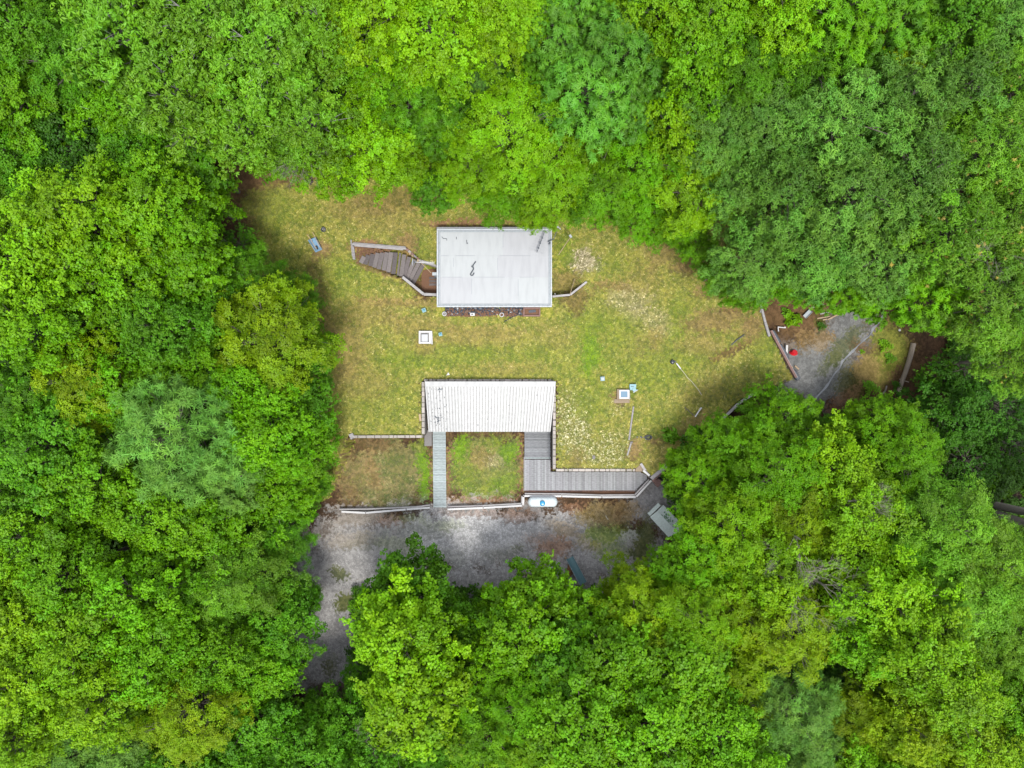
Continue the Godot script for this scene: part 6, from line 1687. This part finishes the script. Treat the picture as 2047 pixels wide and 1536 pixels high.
func yard() -> void:
	var o := thing("yard_wall", "grey log-topped wall between the lawn and the lower gravel yard", "wall", at(1528, 640, 1.2))
	var st := [[1519, 602], [1524, 621], [1530, 645], [1538.5, 673]]
	for i in 3:
		var a := at(st[i][0], st[i][1], 2.75)
		var b := at(st[i + 1][0], st[i + 1][1], 2.75)
		bar(o, "wall_board", a - Vector3.UP * 0.9, b - Vector3.UP * 0.9, 0.12, 1.7, M.old_timber)
		tube(o, "log", [a, a.lerp(b, 0.98)], 0.12 + 0.012 * i, M.grey_timber[3 - i], 9)
	block(o, "stub", Vector3(0.3, 0.2, 0.2), at(1522, 623, 2.6), M.old_timber)
	var p := thing("plank_wall", "long red-brown plank wall lined with black plastic beside the red tub", "wall", at(1566, 708, 1.2))
	var a := at(1541, 661, 2.7)
	var b := at(1591.5, 755, 2.7)
	bar(p, "wall_board", a - Vector3.UP * 0.8, b - Vector3.UP * 0.8, 0.12, 1.6, M.red_timber)
	bar(p, "cap", a + Vector3.UP * 0.05, b + Vector3.UP * 0.05, 0.20, 0.07, M.red_timber)
	bar(p, "cap_rail", a + Vector3(0.13, 0.03, 0), b + Vector3(0.13, 0.03, 0), 0.07, 0.08, M.grey_timber[1])
	for i in 3:
		var f0 := [0.0, 0.30, 0.86][i] as float
		var f1 := [0.26, 0.60, 1.05][i] as float
		var c0 := a.lerp(b, f0) + Vector3(0.42, -0.9, -0.02)
		var c1 := a.lerp(b, f1) + Vector3(0.50, -0.95, -0.02)
		bar(p, "plastic_liner", c0, c1, 0.5, 0.35, M.black_sheet, 0.08)
	bar(p, "peg", at(1583, 735, 2.75), at(1584.5, 734, 2.75), 0.12, 0.14, M.orange_wood)
	# loose things in the yard
	var t := thing("red_tub", "bright red plastic tub tipped over in the gravel yard", "tub", at(1589.5, 703, 1.4))
	put(t, "tub", lathe([[0.0, 0.0], [0.22, 0.0], [0.34, 0.30], [0.38, 0.31], [0.37, 0.35], [0.32, 0.35], [0.21, 0.05], [0.0, 0.05]], 20), Transform3D(Basis.from_euler(Vector3(2.75, 0.4, 0.25)).scaled(Vector3(1.1, 1.0, 0.85)), at(1589.5, 703, 1.82)), M.red_plastic)
	bar(t, "handle", at(1583, 701, 1.55), at(1586, 707, 1.5), 0.06, 0.06, M.red_plastic)
	var wb := thing("white_plank", "narrow white plank leaning between the red tub and the plank wall", "plank", at(1573, 705, 1.4))
	bar(wb, "plank", at(1573.5, 690, 1.9), at(1572.5, 711, 1.55), 0.2, 0.05, M.white_board)
	var wl := thing("white_bracket", "bent white plastic bracket lying at the head of the plank wall", "bracket", at(1561, 657, 1.4))
	bar(wl, "bar", at(1555, 654, 1.75), at(1569, 655.5, 1.75), 0.10, 0.08, M.white_plastic)
	bar(wl, "bar", at(1555.5, 655, 1.7), at(1556.5, 663, 1.7), 0.09, 0.08, M.white_plastic)
	block(wl, "end", Vector3(0.18, 0.12, 0.14), at(1569, 655, 1.76), M.white_plastic)
	var oc := thing("tan_offcut", "tan timber offcut on dark gravel beside the plank wall's end", "offcut", at(1592.5, 735, 1.4))
	bar(oc, "offcut", at(1589, 731.5, 1.5), at(1597, 738.5, 1.5), 0.14, 0.1, M.orange_wood)
	var ch := thing("metal_chute", "short grey metal trough lying by the yard's planks", "trough", at(1614, 627, 1.4))
	var u0 := at(1608, 634, 1.55)
	var u1 := at(1621, 621, 1.55)
	bar(ch, "floor", u0, u1, 0.40, 0.03, M.pale_plastic)
	var sd := (u1 - u0).cross(Vector3.UP).normalized() * 0.2
	bar(ch, "side", u0 + sd + Vector3.UP * 0.07, u1 + sd + Vector3.UP * 0.07, 0.03, 0.14, M.pale_plastic)
	bar(ch, "side", u0 - sd + Vector3.UP * 0.07, u1 - sd + Vector3.UP * 0.07, 0.03, 0.14, M.pale_plastic)
	bar(ch, "end_cap", u1 + sd, u1 - sd, 0.06, 0.2, M.black_plastic)
	var labels := ["longest pale plank of the loose pile at the yard's leafy edge", "dark plank lying behind the pale planks in the yard", "short pale plank beside the longest one in the yard", "dark plank running under the leaves above the metal trough", "thin pale plank at the tip of the loose yard pile"]
	var ps := [[1634, 637, 1677, 630, 1], [1640, 628, 1668, 622, 0], [1645, 640, 1664, 636, 1], [1621, 616, 1648, 609, 0], [1655, 639, 1680, 627, 1]]
	for i in ps.size():
		var q: Array = ps[i]
		var x := thing("loose_plank", labels[i], "plank", at((q[0] + q[2]) * 0.5, (q[1] + q[3]) * 0.5, 1.4), "loose planks in the yard")
		bar(x, "plank", at(q[0], q[1], 1.48 + i * 0.05), at(q[2], q[3], 1.48 + i * 0.05), 0.13, 0.05, M.orange_wood if q[4] else M.old_timber)
	for i in 3:
		var q: Array = [[1569, 629], [1640, 604], [1807, 659]][i]
		var x := thing("white_pebble", ["white stone among the young plants behind the yard wall", "white stone at the leafy corner above the yard planks", "white stone near the fallen log's top"][i], "stone", at(q[0], q[1], 1.5), "white stones round the yard")
		var y := height(x.position.x, x.position.z)
		put(x, "stone", lathe([[0.0, -0.05], [0.1, -0.04], [0.13, 0.05], [0.07, 0.11], [0.0, 0.12]], 8), Transform3D(Basis(), Vector3(x.position.x, y + 0.02, x.position.z)), M.white_plastic)
		x.position.y = x.position.y
	# the torn edge of the weed fabric under the gravel
	var f := thing("fabric_edge", "torn pale grey weed fabric edge hanging along the gravel yard", "fabric", at(1700, 712, 1.3))
	var fs := tool()
	var rows := []
	for i in 41:
		var k := i / 40.0
		var c := at(lerpf(1770, 1631, k) + sin(k * 9.0) * 3.0 + sin(k * 31.0) * 1.4, lerpf(627, 797, k) + sin(k * 7.0) * 2.0, 1.42)
		var wide := 0.08 + 0.16 * absf(sin(k * 8.0 + 0.6)) * absf(sin(k * 23.0)) + 0.06 * sin(k * 47.0)
		var n := Vector3(0.78, 0, 0.62)
		rows.append([c - n * wide, c + Vector3.UP * (0.06 + 0.03 * sin(k * 60.0)), c + n * 0.12 + Vector3.DOWN * 0.3])
	for i in 40:
		for j in 2: quad(fs, rows[i][j], rows[i + 1][j], rows[i + 1][j + 1], rows[i][j + 1], Vector3.UP)
	put(f, "fabric", fs.commit(), Transform3D(), M.fabric_edge)
	# the fallen log
	var lg := thing("fallen_log", "long bare grey-brown fallen log lying beside the dark undergrowth", "log", at(1817, 737, 0.4))
	var pts := []
	var rad := []
	for i in 8:
		var k := i / 7.0
		var c := at(lerpf(1833, 1803, k) + sin(k * 5.0) * 1.5, lerpf(686, 790, k), 1.0)
		c.y = height(c.x, c.z) + 0.2
		pts.append(c)
		rad.append(lerpf(0.26, 0.20, k))
	put(lg, "trunk", tube_mesh(pts, rad, 11), Transform3D(), M.log_bark)
	tube(lg, "stub", [pts[5], pts[5] + Vector3(0.5, 0.3, 0.2)], 0.05, M.log_bark, 6)
	tube(lg, "stub", [pts[5] + Vector3(0.1, 0, 0), pts[5] + Vector3(-0.45, 0.25, -0.1)], 0.04, M.log_bark, 6)
	var l2 := thing("broken_branch", "pale broken branch lying below the fallen log", "branch", at(1772, 782, 0.4))
	var z0 := at(1778, 772, 0.8)
	var z1 := at(1767, 791, 0.8)
	z0.y = height(z0.x, z0.z) + 0.1
	z1.y = height(z1.x, z1.z) + 0.1
	tube(l2, "branch", [z0, z0.lerp(z1, 0.5) + Vector3(0.1, 0.1, 0), z1], 0.09, M.grey_bark, 8)

func _ready() -> void:
	var cam := Camera3D.new()
	cam.name = "camera"
	cam.position = Vector3(0, H, 0)
	cam.rotation_degrees = Vector3(-90, 0, 0)
	cam.fov = rad_to_deg(2.0 * atan(768.0 / F))
	cam.near = 0.5
	cam.far = 2000.0
	cam.current = true
	add_child(cam)
	var env := Environment.new()
	env.background_mode = Environment.BG_SKY
	var sky := Sky.new()
	var sm := ProceduralSkyMaterial.new()
	sm.sky_top_color = Color(0.95, 0.96, 0.985)
	sm.sky_horizon_color = Color(0.82, 0.84, 0.87)
	sm.sky_curve = 0.25
	sm.ground_bottom_color = Color(0.25, 0.28, 0.2)
	sm.ground_horizon_color = Color(0.6, 0.62, 0.62)
	sm.sun_angle_max = 30.0
	sm.sky_energy_multiplier = 0.84
	sm.ground_energy_multiplier = 0.9
	sky.sky_material = sm
	env.sky = sky
	env.tonemap_mode = Environment.TONE_MAPPER_LINEAR
	env.tonemap_exposure = 3.25
	env.sdfgi_enabled = true
	env.ssao_enabled = true
	env.ssil_enabled = true
	var we := WorldEnvironment.new()
	we.name = "environment"
	we.environment = env
	add_child(we)
	var sun := DirectionalLight3D.new()
	sun.name = "sun"
	sun.light_energy = 0.5
	sun.light_angular_distance = 13.0
	sun.light_color = Color(1.0, 0.98, 0.94)
	sun.shadow_enabled = true
	sun.rotation_degrees = Vector3(-66, 14, 0)
	add_child(sun)
	rng.seed = 1
	noise.seed = 9
	noise.frequency = 0.05
	noise.fractal_octaves = 3
	materials()
	zones()
	paint_soil()
	ground()

	things()

	grow_crowns()

	forest()
	turf()
